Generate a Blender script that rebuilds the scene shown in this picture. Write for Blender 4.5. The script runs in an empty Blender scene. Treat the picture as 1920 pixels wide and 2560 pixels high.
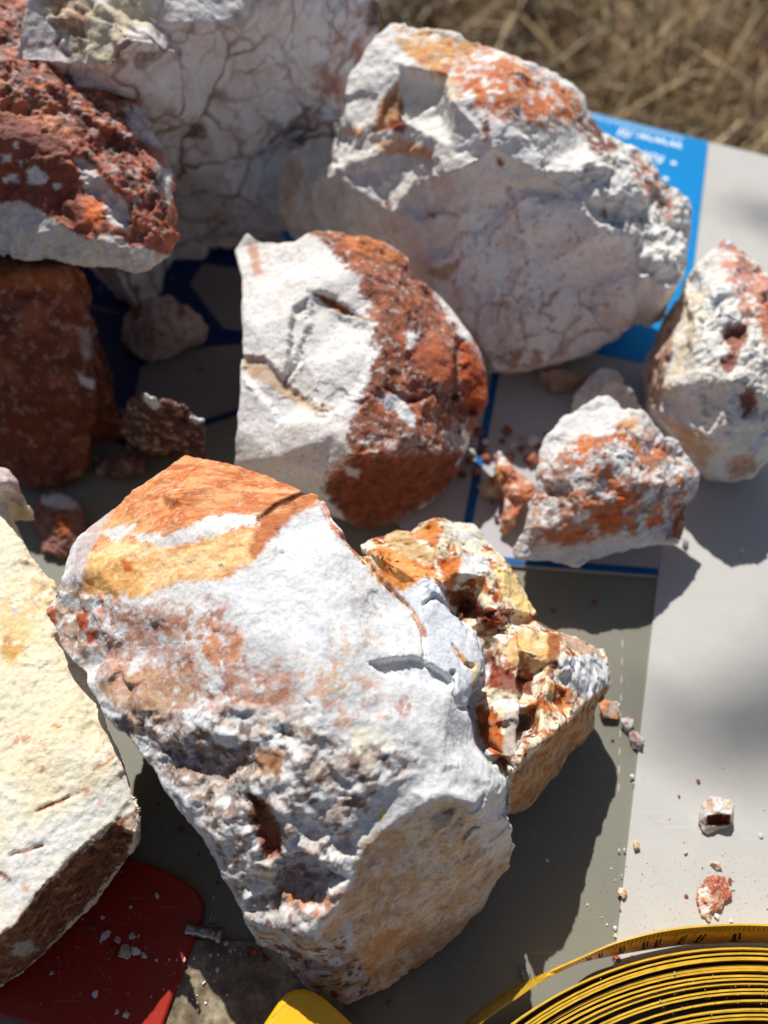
import bpy, bmesh, math, random
import numpy as np
from mathutils import Vector, Matrix, Euler
from mathutils.geometry import delaunay_2d_cdt

# ------------------------------------------------------------------ camera, sky, sun, exposure
MM = 0.001
PITCH = math.radians(55.0)          # looking down on the table top
CAM_H = 225.0                       # millimetres above the table
FOC = 1924.0                        # focal length in photograph pixels (1920 x 2560)
sc = bpy.context.scene
col = sc.collection

cam = bpy.data.cameras.new('camera')
cam.sensor_fit = 'VERTICAL'; cam.sensor_height = 36.0
cam.lens = 36.0 * FOC / 2560.0
cam.clip_start = 0.005; cam.clip_end = 300
cam.dof.use_dof = True; cam.dof.focus_distance = 0.182
cam.dof.aperture_fstop = 9.5; cam.dof.aperture_blades = 0
camo = bpy.data.objects.new('camera', cam); col.objects.link(camo)
camo.location = (0, 0, CAM_H * MM)
camo.rotation_euler = (math.pi / 2 - PITCH, 0, 0)
sc.camera = camo

SUN_EL = math.radians(53); SUN_AZ = math.radians(-14)      # azimuth from +Y, negative = from the left
sdir = Vector((math.sin(SUN_AZ) * math.cos(SUN_EL), math.cos(SUN_AZ) * math.cos(SUN_EL), math.sin(SUN_EL)))
w = bpy.data.worlds.new('World'); sc.world = w; w.use_nodes = True
nt = w.node_tree
sky = nt.nodes.new('ShaderNodeTexSky'); sky.sky_type = 'NISHITA'; sky.sun_disc = False
sky.sun_elevation = SUN_EL; sky.sun_rotation = SUN_AZ
sky.air_density = 0.45; sky.dust_density = 0.6; sky.ozone_density = 0.5
hs = nt.nodes.new('ShaderNodeHueSaturation'); hs.inputs['Saturation'].default_value = 0.8
bg = nt.nodes['Background']; bg.inputs['Strength'].default_value = 0.095
nt.links.new(sky.outputs['Color'], hs.inputs['Color']); nt.links.new(hs.outputs['Color'], bg.inputs['Color'])
sun = bpy.data.lights.new('sun', 'SUN'); sun.energy = 5.0; sun.angle = math.radians(0.55); sun.color = (1.0, 0.97, 0.925)
suno = bpy.data.objects.new('sun', sun); col.objects.link(suno)
suno.rotation_euler = sdir.to_track_quat('Z', 'Y').to_euler()
vs = sc.view_settings
vs.view_transform = 'Standard'; vs.look = 'None'; vs.exposure = 0.06; vs.gamma = 1.0; vs.use_curve_mapping = False
sc.cycles.use_denoising = True
sc.cycles.max_bounces = 8; sc.cycles.diffuse_bounces = 5

# ------------------------------------------------------------------ helpers
cP, sP = math.cos(PITCH), math.sin(PITCH)
def P(px, py, z):
    """a point seen at photograph pixel px,py that lies z mm above the table"""
    u = (px - 960.0) / FOC; v = (1280.0 - py) / FOC
    d = (u, cP + v * sP, -sP + v * cP)
    t = (CAM_H - z) / (-d[2])
    return np.array((u * t, d[1] * t, z))
def proj(V):
    d = V - np.array((0, 0, CAM_H))
    zc = d[:, 1] * cP - d[:, 2] * sP
    yc = d[:, 1] * sP + d[:, 2] * cP
    return np.stack((960 + FOC * d[:, 0] / zc, 1280 - FOC * yc / zc), 1)
def crop(x0, y0, s):
    def f(*pts):
        out = []
        for p in pts:
            out.append((x0 + p[0] / s, y0 + p[1] / s) + tuple(p[2:]))
        return out
    return f
c1 = crop(0, 0, 1.728); c2 = crop(660, 0, 1.3167); c3 = crop(500, 540, 2.0738); c4 = crop(100, 1100, 1.659)
c5 = crop(800, 1200, 2.0738); c6 = crop(0, 640, 2.37); c7 = crop(0, 1900, 1.728); c8 = crop(1100, 2100, 2.0232)
c9 = crop(500, 1900, 2.0232)
e1 = crop(1200, 560, 2.3042); e3 = crop(200, 620, 3.8143); e4 = crop(0, 1150, 2.457); e5 = crop(1450, 1700, 3.402)
e6 = crop(400, 2220, 2.765); e7 = crop(1150, 850, 3.6857); e8 = crop(0, 2100, 2.9625)

def lin(c):
    a = np.asarray(c, float) / 255.0
    return np.where(a <= 0.04045, a / 12.92, ((a + 0.055) / 1.055) ** 2.4)

# ---- numpy noise
def _hash(ix, iy, iz, seed):
    h = (ix.astype(np.int64) * 374761393 + iy.astype(np.int64) * 668265263 + iz.astype(np.int64) * 2147483647 + seed * 974711) & 0xffffffff
    h = ((h ^ (h >> 13)) * 1274126177) & 0xffffffff
    h = ((h ^ (h >> 16)) * 2246822519) & 0xffffffff
    return (h ^ (h >> 15)) & 0xffffffff
_rng = np.random.default_rng(1234)
_PM = np.concatenate([_rng.permutation(256)] * 3).astype(np.int32)
_G = np.array([(1,1,0),(-1,1,0),(1,-1,0),(-1,-1,0),(1,0,1),(-1,0,1),(1,0,-1),(-1,0,-1),(0,1,1),(0,-1,1),(0,1,-1),(0,-1,-1),(1,1,0),(-1,1,0),(0,-1,1),(0,-1,-1)], np.float32)
_GX, _GY, _GZ = [np.ascontiguousarray(np.tile(_G[:, k], 48)) for k in range(3)]
def perlin(p, seed=0):
    p = p.astype(np.float32) + np.array((seed * 7.31 % 97, seed * 3.77 % 89, seed * 5.13 % 83), np.float32)
    fl = np.floor(p); f = p - fl; i = fl.astype(np.int32) & 255
    u = f * f * f * (f * (f * 6 - 15) + 10)
    x, y, z = [np.ascontiguousarray(f[:, k]) for k in range(3)]
    ux, uy, uz = [np.ascontiguousarray(u[:, k]) for k in range(3)]
    X, Y, Z = [np.ascontiguousarray(i[:, k]) for k in range(3)]
    a0 = _PM[X] + Y; a1 = _PM[X + 1] + Y
    def g(h, dx, dy, dz):
        return _GX[h] * (x - dx) + _GY[h] * (y - dy) + _GZ[h] * (z - dz)
    b00 = _PM[a0] + Z; b01 = _PM[a0 + 1] + Z; b10 = _PM[a1] + Z; b11 = _PM[a1 + 1] + Z
    def mixx(dy, dz, ha, hb):
        q = g(_PM[ha], 0, dy, dz); return q + ux * (g(_PM[hb], 1, dy, dz) - q)
    c0 = mixx(0, 0, b00, b10); c0 = c0 + uy * (mixx(1, 0, b01, b11) - c0)
    c1_ = mixx(0, 1, b00 + 1, b10 + 1); c1_ = c1_ + uy * (mixx(1, 1, b01 + 1, b11 + 1) - c1_)
    return c0 + uz * (c1_ - c0)
def fbm(p, octv=4, seed=0, gain=0.5):
    a = 1.0; s = 0; n = 0
    for o in range(octv):
        s = s + a * perlin(p * (2.03 ** o) + 17.3 * o, seed + o); n += a; a *= gain
    return s / n * 1.6
def ridged(p, octv=3, seed=0):
    a = 1.0; s = 0; n = 0
    for o in range(octv):
        s = s + a * (1 - 2.2 * np.abs(perlin(p * (2.1 ** o) + 9.1 * o, seed + o))); n += a; a *= 0.5
    return s / n
def worley(p, seed=0):
    """nearest and second nearest seed: distances, id hashes, offsets"""
    i = np.floor(p).astype(np.int64)
    N = len(p); d1 = np.full(N, 9e9); d2 = np.full(N, 9e9); h1 = np.zeros(N, np.int64); h2 = np.zeros(N, np.int64); o1 = np.zeros((N, 3)); o2 = np.zeros((N, 3))
    for dx in (-1, 0, 1):
        for dy in (-1, 0, 1):
            for dz in (-1, 0, 1):
                c = i + np.array((dx, dy, dz))
                h = _hash(c[:, 0], c[:, 1], c[:, 2], seed)
                q = c + np.stack(((h & 1023) / 1023., ((h >> 10) & 1023) / 1023., ((h >> 20) & 1023) / 1023.), 1)
                o = p - q; d = (o * o).sum(1)
                m = d < d1; m2 = (~m) & (d < d2)
                d2 = np.where(m, d1, np.where(m2, d, d2)); h2 = np.where(m, h1, np.where(m2, h, h2))
                o2[m] = o1[m]; o2[m2] = o[m2]
                d1 = np.where(m, d, d1); h1 = np.where(m, h, h1); o1[m] = o[m]
    return np.sqrt(d1), np.sqrt(d2), h1, h2, o1, o2
def facets(p, seed=0):
    """broken planar facets meeting in steep steps, about -1..1"""
    d1, d2, h1, h2, o1, o2 = worley(p, seed)
    def pl(h, o):
        g = np.stack((((h >> 3) & 255) / 127.5 - 1, ((h >> 9) & 255) / 127.5 - 1, ((h >> 17) & 255) / 127.5 - 1), 1)
        return (g * o).sum(1) + (((h >> 5) & 255) / 127.5 - 1) * 0.3
    e = np.clip((d2 - d1) * 6, 0, 1); e = e * e * (3 - 2 * e)
    a = pl(h1, o1); b = pl(h2, o2)
    return a * (.5 + .5 * e) + b * (.5 - .5 * e)
def sstep(a, b, x):
    t = np.clip((x - a) / (b - a), 0, 1); return t * t * (3 - 2 * t)
def sdf_poly(Q, pts, margin=60):
    """signed distance in photograph pixels, positive inside"""
    pts = np.array([p[:2] for p in pts], float)
    out = np.full(len(Q), -1e3)
    lo = pts.min(0) - margin; hi = pts.max(0) + margin
    sel = np.where((Q[:, 0] > lo[0]) & (Q[:, 0] < hi[0]) & (Q[:, 1] > lo[1]) & (Q[:, 1] < hi[1]))[0]
    if len(sel) == 0: return out
    q = Q[sel]; d = np.full(len(q), 9e9); ins = np.zeros(len(q), bool)
    for k in range(len(pts)):
        a = pts[k]; b = pts[(k + 1) % len(pts)]
        e = b - a; w_ = q - a
        t = np.clip((w_ @ e) / (e @ e + 1e-9), 0, 1)
        r = w_ - t[:, None] * e
        d = np.minimum(d, (r * r).sum(1))
        c = (a[1] > q[:, 1]) != (b[1] > q[:, 1])
        xi = a[0] + (q[:, 1] - a[1]) * (b[0] - a[0]) / (b[1] - a[1] + 1e-12)
        ins ^= c & (q[:, 0] < xi)
    out[sel] = np.where(ins, 1, -1) * np.sqrt(d)
    return out
def dist_line(Q, pts):
    pts = np.array([p[:2] for p in pts], float); d = np.full(len(Q), 9e9)
    for k in range(len(pts) - 1):
        a = pts[k]; b = pts[k + 1]; e = b - a; w_ = Q - a
        t = np.clip((w_ @ e) / (e @ e + 1e-9), 0, 1); r = w_ - t[:, None] * e
        d = np.minimum(d, (r * r).sum(1))
    return np.sqrt(d)

# ---- node materials
def newmat(name):
    m = bpy.data.materials.new(name); m.use_nodes = True
    return m, m.node_tree, m.node_tree.nodes['Principled BSDF']
def rock_material(name='rock', fine=1.0, spec=0.18):
    m, nt, b = newmat(name)
    N = nt.nodes; L = nt.links
    at = N.new('ShaderNodeAttribute'); at.attribute_name = 'Col'
    tc = N.new('ShaderNodeTexCoord')
    n1 = N.new('ShaderNodeTexNoise'); n1.inputs['Scale'].default_value = 1100; n1.inputs['Detail'].default_value = 5; n1.inputs['Roughness'].default_value = 0.7
    n2 = N.new('ShaderNodeTexNoise'); n2.inputs['Scale'].default_value = 380; n2.inputs['Detail'].default_value = 4
    n3 = N.new('ShaderNodeTexVoronoi'); n3.inputs['Scale'].default_value = 900
    for n in (n1, n2, n3): L.new(tc.outputs['Object'], n.inputs['Vector'])
    mr = N.new('ShaderNodeMapRange'); mr.inputs['From Min'].default_value = 0.3; mr.inputs['From Max'].default_value = 0.7
    mr.inputs['To Min'].default_value = 0.80; mr.inputs['To Max'].default_value = 1.14
    L.new(n1.outputs['Fac'], mr.inputs['Value'])
    mx = N.new('ShaderNodeMix'); mx.data_type = 'RGBA'; mx.blend_type = 'MULTIPLY'; mx.inputs['Factor'].default_value = 1.0
    L.new(at.outputs['Color'], mx.inputs[6]); L.new(mr.outputs['Result'], mx.inputs[7])
    L.new(mx.outputs[2], b.inputs['Base Color'])
    b.inputs['Roughness'].default_value = 0.85; b.inputs['Specular IOR Level'].default_value = spec
    add = N.new('ShaderNodeMath'); add.operation = 'ADD'; L.new(n1.outputs['Fac'], add.inputs[0])
    ml = N.new('ShaderNodeMath'); ml.operation = 'MULTIPLY'; ml.inputs[1].default_value = 1.3; L.new(n2.outputs['Fac'], ml.inputs[0])
    L.new(ml.outputs[0], add.inputs[1])
    ad2 = N.new('ShaderNodeMath'); ad2.operation = 'ADD'; L.new(add.outputs[0], ad2.inputs[0])
    m3 = N.new('ShaderNodeMath'); m3.operation = 'MULTIPLY'; m3.inputs[1].default_value = 0.35; L.new(n3.outputs['Distance'], m3.inputs[0])
    L.new(m3.outputs[0], ad2.inputs[1])
    bp = N.new('ShaderNodeBump'); bp.inputs['Strength'].default_value = 0.45 * fine; bp.inputs['Distance'].default_value = 0.0007
    L.new(ad2.outputs[0], bp.inputs['Height']); L.new(bp.outputs['Normal'], b.inputs['Normal'])
    return m
ROCK = rock_material('dusty_rock')
ROCK_GLINT = rock_material('iron_stained_rock', 1.2, 0.5)
ROCK_GLINT.node_tree.nodes['Principled BSDF'].inputs['Roughness'].default_value = 0.62

def simple_mat(name, rgb, rough=0.5, spec=0.5, nscale=60, namp=0.06, bump=0.0, bscale=400, trans=0.0):
    m, nt, b = newmat(name); N = nt.nodes; L = nt.links
    tc = N.new('ShaderNodeTexCoord'); n = N.new('ShaderNodeTexNoise'); n.inputs['Scale'].default_value = nscale; n.inputs['Detail'].default_value = 5
    L.new(tc.outputs['Object'], n.inputs['Vector'])
    mr = N.new('ShaderNodeMapRange'); mr.inputs['From Min'].default_value = 0.25; mr.inputs['From Max'].default_value = 0.75
    mr.inputs['To Min'].default_value = 1 - namp; mr.inputs['To Max'].default_value = 1 + namp
    L.new(n.outputs['Fac'], mr.inputs['Value'])
    mx = N.new('ShaderNodeMix'); mx.data_type = 'RGBA'; mx.blend_type = 'MULTIPLY'; mx.inputs['Factor'].default_value = 1
    c = lin(rgb); mx.inputs[6].default_value = (c[0], c[1], c[2], 1); L.new(mr.outputs['Result'], mx.inputs[7])
    L.new(mx.outputs[2], b.inputs['Base Color'])
    b.inputs['Roughness'].default_value = rough; b.inputs['Specular IOR Level'].default_value = spec
    if bump:
        n2 = N.new('ShaderNodeTexNoise'); n2.inputs['Scale'].default_value = bscale; n2.inputs['Detail'].default_value = 3
        L.new(tc.outputs['Object'], n2.inputs['Vector'])
        bp = N.new('ShaderNodeBump'); bp.inputs['Strength'].default_value = bump; bp.inputs['Distance'].default_value = 0.0005
        L.new(n2.outputs['Fac'], bp.inputs['Height']); L.new(bp.outputs['Normal'], b.inputs['Normal'])
    return m

def tag(o, label=None, cat=None, group=None, kind=None):
    if label: o['label'] = label
    if cat: o['category'] = cat
    if group: o['group'] = group
    if kind: o['kind'] = kind
    return o
def link(name, me, parent=None, mat=None):
    o = bpy.data.objects.new(name, me); col.objects.link(o)
    if parent: o.parent = parent
    if mat and me is not None: me.materials.append(mat)
    return o
def empty(name, loc):
    o = bpy.data.objects.new(name, None); o.empty_display_size = 0.01; col.objects.link(o); o.location = loc; return o
def mesh_from(name, V, F, smooth=False):
    me = bpy.data.meshes.new(name); me.from_pydata([tuple(v) for v in V], [], F); me.update()
    if smooth:
        me.polygons.foreach_set('use_smooth', np.ones(len(me.polygons), bool))
    return me
def set_col(me, C):
    a = me.attributes.new('Col', 'FLOAT_COLOR', 'POINT')
    c4_ = np.ones((len(me.vertices), 4), np.float32); c4_[:, :3] = np.clip(C, 0, 1); a.data.foreach_set('color', c4_.ravel())

# ------------------------------------------------------------------ rock builder
def shell(outline, inner=(), base=0.0, shrink=0.82, centre=None, back=0.0, edges=()):
    """closed control hull: the worked front triangulated, sides dropping to a base outline"""
    pts = list(outline) + list(inner); n = len(outline)
    xy = [Vector((p[0] * .01, p[1] * .01)) for p in pts]
    ed = [(k, (k + 1) % n) for k in range(n)] + list(edges)
    r = delaunay_2d_cdt(xy, ed, [], 1, 1e-6)
    vmap = []
    for k, orig in enumerate(r[3]):
        if len(orig): vmap.append(P(*pts[orig[0]][:3]))
        else:
            v = r[0][k]; j = min(range(len(pts)), key=lambda q: (xy[q] - v).length)
            vmap.append(P(v.x * 100, v.y * 100, pts[j][2]))
    faces = [list(f) for f in r[2]]
    V = list(vmap)
    oi = []
    for k in range(n):
        oi.append(next(q for q, orig in enumerate(r[3]) if k in orig))
    O = np.array([V[k] for k in oi])
    if centre is None:
        c = O.mean(0)
    else: c = np.array(centre)
    b0 = len(V)
    for o in O:
        q = c + (o - c) * shrink; q = np.array((q[0], q[1] + back, base))
        q[2] = min(base, o[2] - 0.5) if o[2] > base else base
        V.append(q)
    for k in range(n):
        k2 = (k + 1) % n
        faces.append([oi[k], b0 + k, b0 + k2, oi[k2]])
    V.append(np.array((c[0], c[1] + back, base))); cc = len(V) - 1
    for k in range(n): faces.append([cc, b0 + (k + 1) % n, b0 + k])
    return np.array(V), faces

class Rock:
    def __init__(self, shells, voxel=0.5, smooth=3, seed=1):
        V = []; F = []
        for v, f in shells:
            o = len(V); V += list(v); F += [[q + o for q in g] for g in f]
        me = bpy.data.meshes.new('hull'); me.from_pydata([tuple(np.array(v) * 0.01) for v in V], [], F)
        bm = bmesh.new(); bm.from_mesh(me); bmesh.ops.recalc_face_normals(bm, faces=bm.faces)
        bmesh.ops.triangulate(bm, faces=bm.faces); bm.to_mesh(me); bm.free()
        ob = bpy.data.objects.new('hull', me); col.objects.link(ob)
        md = ob.modifiers.new('r', 'REMESH'); md.mode = 'VOXEL'; md.voxel_size = voxel * 0.01; md.adaptivity = 0
        dg = bpy.context.evaluated_depsgraph_get()
        self.me = bpy.data.meshes.new_from_object(ob.evaluated_get(dg), depsgraph=dg)
        bpy.data.objects.remove(ob); bpy.data.meshes.remove(me)
        n = len(self.me.vertices); a = np.empty(n * 3, np.float32); self.me.vertices.foreach_get('co', a)
        self.V = a.reshape(-1, 3).astype(np.float64) * 100.0
        e = np.empty(len(self.me.edges) * 2, np.int32); self.me.edges.foreach_get('vertices', e); self.E = e.reshape(-1, 2)
        self.seed = seed
        self.smooth(smooth)
        self.C = np.tile(lin((228, 226, 222)), (n, 1))
        self.refresh()
    def smooth(self, it, w=0.6):
        n = len(self.V); a, b = self.E[:, 0], self.E[:, 1]
        deg = np.bincount(a, minlength=n) + np.bincount(b, minlength=n)
        for _ in range(it):
            s = np.stack([np.bincount(a, self.V[b, k], n) + np.bincount(b, self.V[a, k], n) for k in range(3)], 1)
            self.V += w * (s / np.maximum(deg, 1)[:, None] - self.V)
    def refresh(self):
        self.me.vertices.foreach_set('co', (self.V * 0.01).astype(np.float32).ravel()); self.me.update()
        nn = np.empty(len(self.V) * 3, np.float32); self.me.vertex_normals.foreach_get('vector', nn)
        self.Nn = nn.reshape(-1, 3).astype(np.float64)
        self.Q = proj(self.V)
    def nz(self, scale, octv=4, ds=0, kind=fbm):
        return kind(self.V / scale, octv, self.seed * 31 + ds)
    def mask(self, poly=None, soft=6, warp=0, wscale=5, ds=0):
        if poly is None: return np.ones(len(self.V))
        d = sdf_poly(self.Q, poly, margin=60 + warp * 2 + soft)
        if warp:
            k = np.where(np.abs(d) < soft + warp * 1.6)[0]
            if len(k): d[k] += warp * fbm(self.V[k] / wscale, 4, self.seed * 7 + 100 + ds, 0.6) + .45 * min(warp, 25) * fbm(self.V[k] / min(1.1, wscale * .3), 2, self.seed * 7 + 150 + ds, 0.6)
        return sstep(-soft, soft, d)
    UP = np.array((0.0, -0.42, 0.91))
    def updir(self, k):
        """steady outward direction of the worked top, fading out on faces turned away"""
        f = sstep(-.6, -.15, self.Nn[k] @ self.UP)[:, None]
        d = self.Nn[k] * .5 + self.UP; d /= np.linalg.norm(d, axis=1)[:, None]
        return d * f
    def push(self, h):
        h = np.asarray(h); k = np.where(np.abs(h) > 1e-4)[0]
        self.V[k] += self.updir(k) * h[k][:, None]
    # relief
    def rough(self, amp, scale, poly=None, soft=25, kind='fbm', octv=4, ds=0, warp=15):
        m = self.mask(poly, soft, warp, 8, ds + 5); k = np.where(m > 0)[0]
        if not len(k): return
        V = self.V[k]
        if kind == 'fbm': h = fbm(V / scale, octv, self.seed * 13 + ds)
        elif kind == 'ridged': h = ridged(V / scale, octv, self.seed * 13 + ds)
        else:
            wv = V + 0.25 * scale * np.stack([fbm(V / scale * 1.3, 3, self.seed + 50 + q + ds) for q in range(3)], 1)
            h = facets(wv / scale, self.seed * 13 + ds)
        D = self.Nn[k] if poly is None else self.updir(k)
        self.V[k] += D * (amp * h * m[k])[:, None]
    def dent(self, poly, depth, soft=8, warp=6, wscale=4, ds=0):
        self.push(-depth * self.mask(poly, soft, warp, wscale, ds))
    def crack(self, line, width, depth, warp=5, wscale=4, ds=0):
        d = dist_line(self.Q, line); k = np.where(d < width + warp * 1.6)[0]
        if len(k): d[k] += warp * fbm(self.V[k] / wscale, 3, self.seed + 77 + ds)
        self.push(-depth * (1 - sstep(0, width, d)))
    # colour
    def base(self, *cols, scale=14, ds=0):
        f = np.clip(0.5 + 0.9 * self.nz(scale, 4, 200 + ds), 0, 1)
        cs = [lin(c) for c in cols]
        if len(cs) == 1: self.C[:] = cs[0]; return
        x = f * (len(cs) - 1); i = np.clip(x.astype(int), 0, len(cs) - 2); t = (x - i)[:, None]
        A = np.array(cs); self.C = A[i] * (1 - t) + A[i + 1] * t
    def paint(self, poly, c, op=1.0, soft=4, warp=10, wscale=4, grain=None, gscale=2.0, gsoft=0.12, ds=0, m=None, st=(1, 1, 1)):
        m = self.mask(poly, soft, warp, wscale, ds) if m is None else m
        k = np.where(m > 0.003)[0]
        if not len(k): return
        m = m[k]; V = self.V[k]
        if grain is not None:
            g = fbm(V * np.array(st) / gscale, 4, self.seed * 3 + 300 + ds, 0.65)
            m = m * sstep(grain - gsoft, grain + gsoft, g)
        m = (m * op)[:, None]
        cs = c if isinstance(c[0], (tuple, list)) else (c, c)
        f = np.clip(0.5 + 1.0 * fbm(V / (gscale * 1.7), 3, self.seed * 5 + 400 + ds), 0, 1)[:, None]
        cc = lin(cs[0]) * (1 - f) + lin(cs[1]) * f
        self.C[k] = self.C[k] * (1 - m) + cc * m
    def line(self, pts, width, c, op=1.0, warp=6, wscale=4, ds=0, soft=None):
        d = dist_line(self.Q, pts); k = np.where(d < width + warp * 1.6)[0]
        if len(k): d[k] += warp * fbm(self.V[k] / wscale, 3, self.seed + 500 + ds)
        m = 1 - sstep(width * 0.4, width, np.abs(d))
        self.paint(None, c, op, m=m, ds=ds)
    def veins(self, c, scale, width, op=0.8, poly=None, soft=30, ds=0, warp=0.25):
        wv = self.V / scale + warp * np.stack([fbm(self.V / scale * 1.5, 3, self.seed + 60 + k + ds) for k in range(3)], 1)
        d1, d2 = worley(wv, self.seed + ds)[:2]
        m = (1 - sstep(width * 0.3, width, d2 - d1)) * self.mask(poly, soft, 20, 8, ds)
        m *= np.clip(0.65 + 0.9 * self.nz(scale * 1.4, 3, 600 + ds), 0, 1)
        self.paint(None, c, op, m=m, ds=ds)
        return m
    def done(self, name, label, cat='rock', group=None, mat=None, gloss=False):
        self.refresh()
        zmin = self.V[:, 2].min(); c = np.array((self.V[:, 0].mean(), self.V[:, 1].mean(), zmin))
        self.me.vertices.foreach_set('co', ((self.V - c) * MM).astype(np.float32).ravel())
        self.me.polygons.foreach_set('use_smooth', np.ones(len(self.me.polygons), bool))
        set_col(self.me, self.C); self.me.name = name; self.me.update()
        self.me.materials.clear(); self.me.materials.append(mat or ROCK)
        o = link(name, self.me); o.location = c * MM
        return tag(o, label, cat, group)

# palette (sRGB of the dry material itself)
W = (226, 225, 222); W2 = (208, 207, 206); WB = (214, 217, 222); CREAM = (230, 214, 178); YO = (226, 172, 96); LO = (222, 150, 88)
OR = (196, 104, 46); DOR = (158, 70, 28); RB = (150, 78, 54); DRB = (96, 44, 30); PINK = (204, 152, 128); TAN = (186, 152, 116)
GR = (150, 143, 138); DK = (62, 44, 38); BRN = (120, 72, 46)

# ------------------------------------------------------------------ the setting
def flat(name, pts, z, mat, parent=None, thick=0.0):
    """thin sheet lying on the table, its corners given in mm on the table plane"""
    V = [(p[0] * MM, p[1] * MM, z * MM) for p in pts]; n = len(V)
    F = [list(range(n))]
    if thick:
        V += [(p[0] * MM, p[1] * MM, (z - thick) * MM) for p in pts]
        F.append(list(range(2 * n - 1, n - 1, -1)))
        for k in range(n): F.append([k, n + k, n + (k + 1) % n, (k + 1) % n])
    me = mesh_from(name, V, F)
    bm = bmesh.new(); bm.from_mesh(me); bmesh.ops.recalc_face_normals(bm, faces=bm.faces)
    bm.to_mesh(me); bm.free()
    if not thick and me.polygons[0].normal.z < 0: me.flip_normals()
    return link(name, me, parent, mat)
def onT(z, *pp): return [P(p[0], p[1], z) for p in pp]

M_GROUND, _nt, _b = newmat('dry_soil')
_n = _nt.nodes.new('ShaderNodeTexNoise'); _n.inputs['Scale'].default_value = 9; _n.inputs['Detail'].default_value = 8
_r = _nt.nodes.new('ShaderNodeValToRGB'); _r.color_ramp.elements[0].position = .3; _r.color_ramp.elements[1].position = .7
_r.color_ramp.elements[0].color = (*lin((108, 82, 56)), 1); _r.color_ramp.elements[1].color = (*lin((176, 146, 102)), 1)
_tc = _nt.nodes.new('ShaderNodeTexCoord'); _nt.links.new(_tc.outputs['Object'], _n.inputs['Vector'])
_nt.links.new(_n.outputs['Fac'], _r.inputs['Fac']); _nt.links.new(_r.outputs['Color'], _b.inputs['Base Color']); _b.inputs['Roughness'].default_value = 1
GZ = -430.0
g = link('ground', mesh_from('ground', [(-60, -60, GZ * MM), (60, -60, GZ * MM), (60, 60, GZ * MM), (-60, 60, GZ * MM)], [[0, 1, 2, 3]]), None, M_GROUND)
tag(g, kind='structure')

def build_grass():
    rng = np.random.default_rng(5); n = 36000
    x = rng.uniform(-1.3, 2.2, n); y = rng.uniform(0.75, 3.4, n)
    Q = np.stack((x, y, np.zeros(n)), 1)
    d = fbm(Q * 3.0, 3, 9)
    keep = d > rng.uniform(-1.1, 0.1, n); x, y, d = x[keep], y[keep], d[keep]; n = len(x)
    stem = rng.random(n) < .008
    L = rng.uniform(.06, .27, n) * (1 + .6 * d) * np.where(stem, 1.25, 1); an = rng.uniform(0, 2 * math.pi, n); lean = rng.uniform(.5, 2.4, n)
    dx, dy = np.cos(an), np.sin(an); wd = rng.uniform(.0010, .0032, n)
    V = np.zeros((n, 7, 3)); z0 = GZ * MM
    for k, (t, s) in enumerate(((0, 1), (.4, .9), (.75, .6))):
        h = L * t * np.cos(lean * t * .6); o = L * t * np.sin(lean * t * .6)
        for q, sg in enumerate((-1, 1)):
            V[:, k * 2 + q, 0] = x + dx * o - dy * wd * s * sg
            V[:, k * 2 + q, 1] = y + dy * o + dx * wd * s * sg
            V[:, k * 2 + q, 2] = z0 + h
    o = L * np.sin(lean * .6); V[:, 6, 0] = x + dx * o; V[:, 6, 1] = y + dy * o; V[:, 6, 2] = z0 + np.maximum(L * np.cos(lean * .6), .004)
    b = (np.arange(n) * 7)[:, None]
    F = np.concatenate([b + np.array(f) for f in ((0, 1, 3), (0, 3, 2), (2, 3, 5), (2, 5, 4), (4, 5, 6))], 0)
    me = bpy.data.meshes.new('dry_grass'); me.vertices.add(n * 7); me.vertices.foreach_set('co', V.astype(np.float32).ravel())
    me.loops.add(len(F) * 3); me.loops.foreach_set('vertex_index', F.astype(np.int32).ravel())
    me.polygons.add(len(F)); me.polygons.foreach_set('loop_start', np.arange(0, len(F) * 3, 3, dtype=np.int32)); me.update(calc_edges=True)
    c = np.array([lin(q) for q in ((190, 158, 104), (156, 120, 74), (116, 80, 58), (214, 190, 142), (132, 112, 60))])
    tone = np.clip(.9 + 1.4 * fbm(np.stack((x, y, y * 0), 1) * 5, 3, 21), .45, 1.5)[:, None]
    C = np.repeat(c[rng.integers(0, 5, n)] * rng.uniform(.38, .7, n)[:, None] * tone * np.where(stem, 1.3, 1)[:, None], 7, 0); set_col(me, C)
    m, nt_, bb = newmat('straw'); a = nt_.nodes.new('ShaderNodeAttribute'); a.attribute_name = 'Col'
    nt_.links.new(a.outputs['Color'], bb.inputs['Base Color']); bb.inputs['Roughness'].default_value = .7
    o_ = link('dry_grass', me, None, m); tag(o_, 'dry straw coloured grass behind the table, out of focus', 'grass', kind='stuff')
build_grass()
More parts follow.
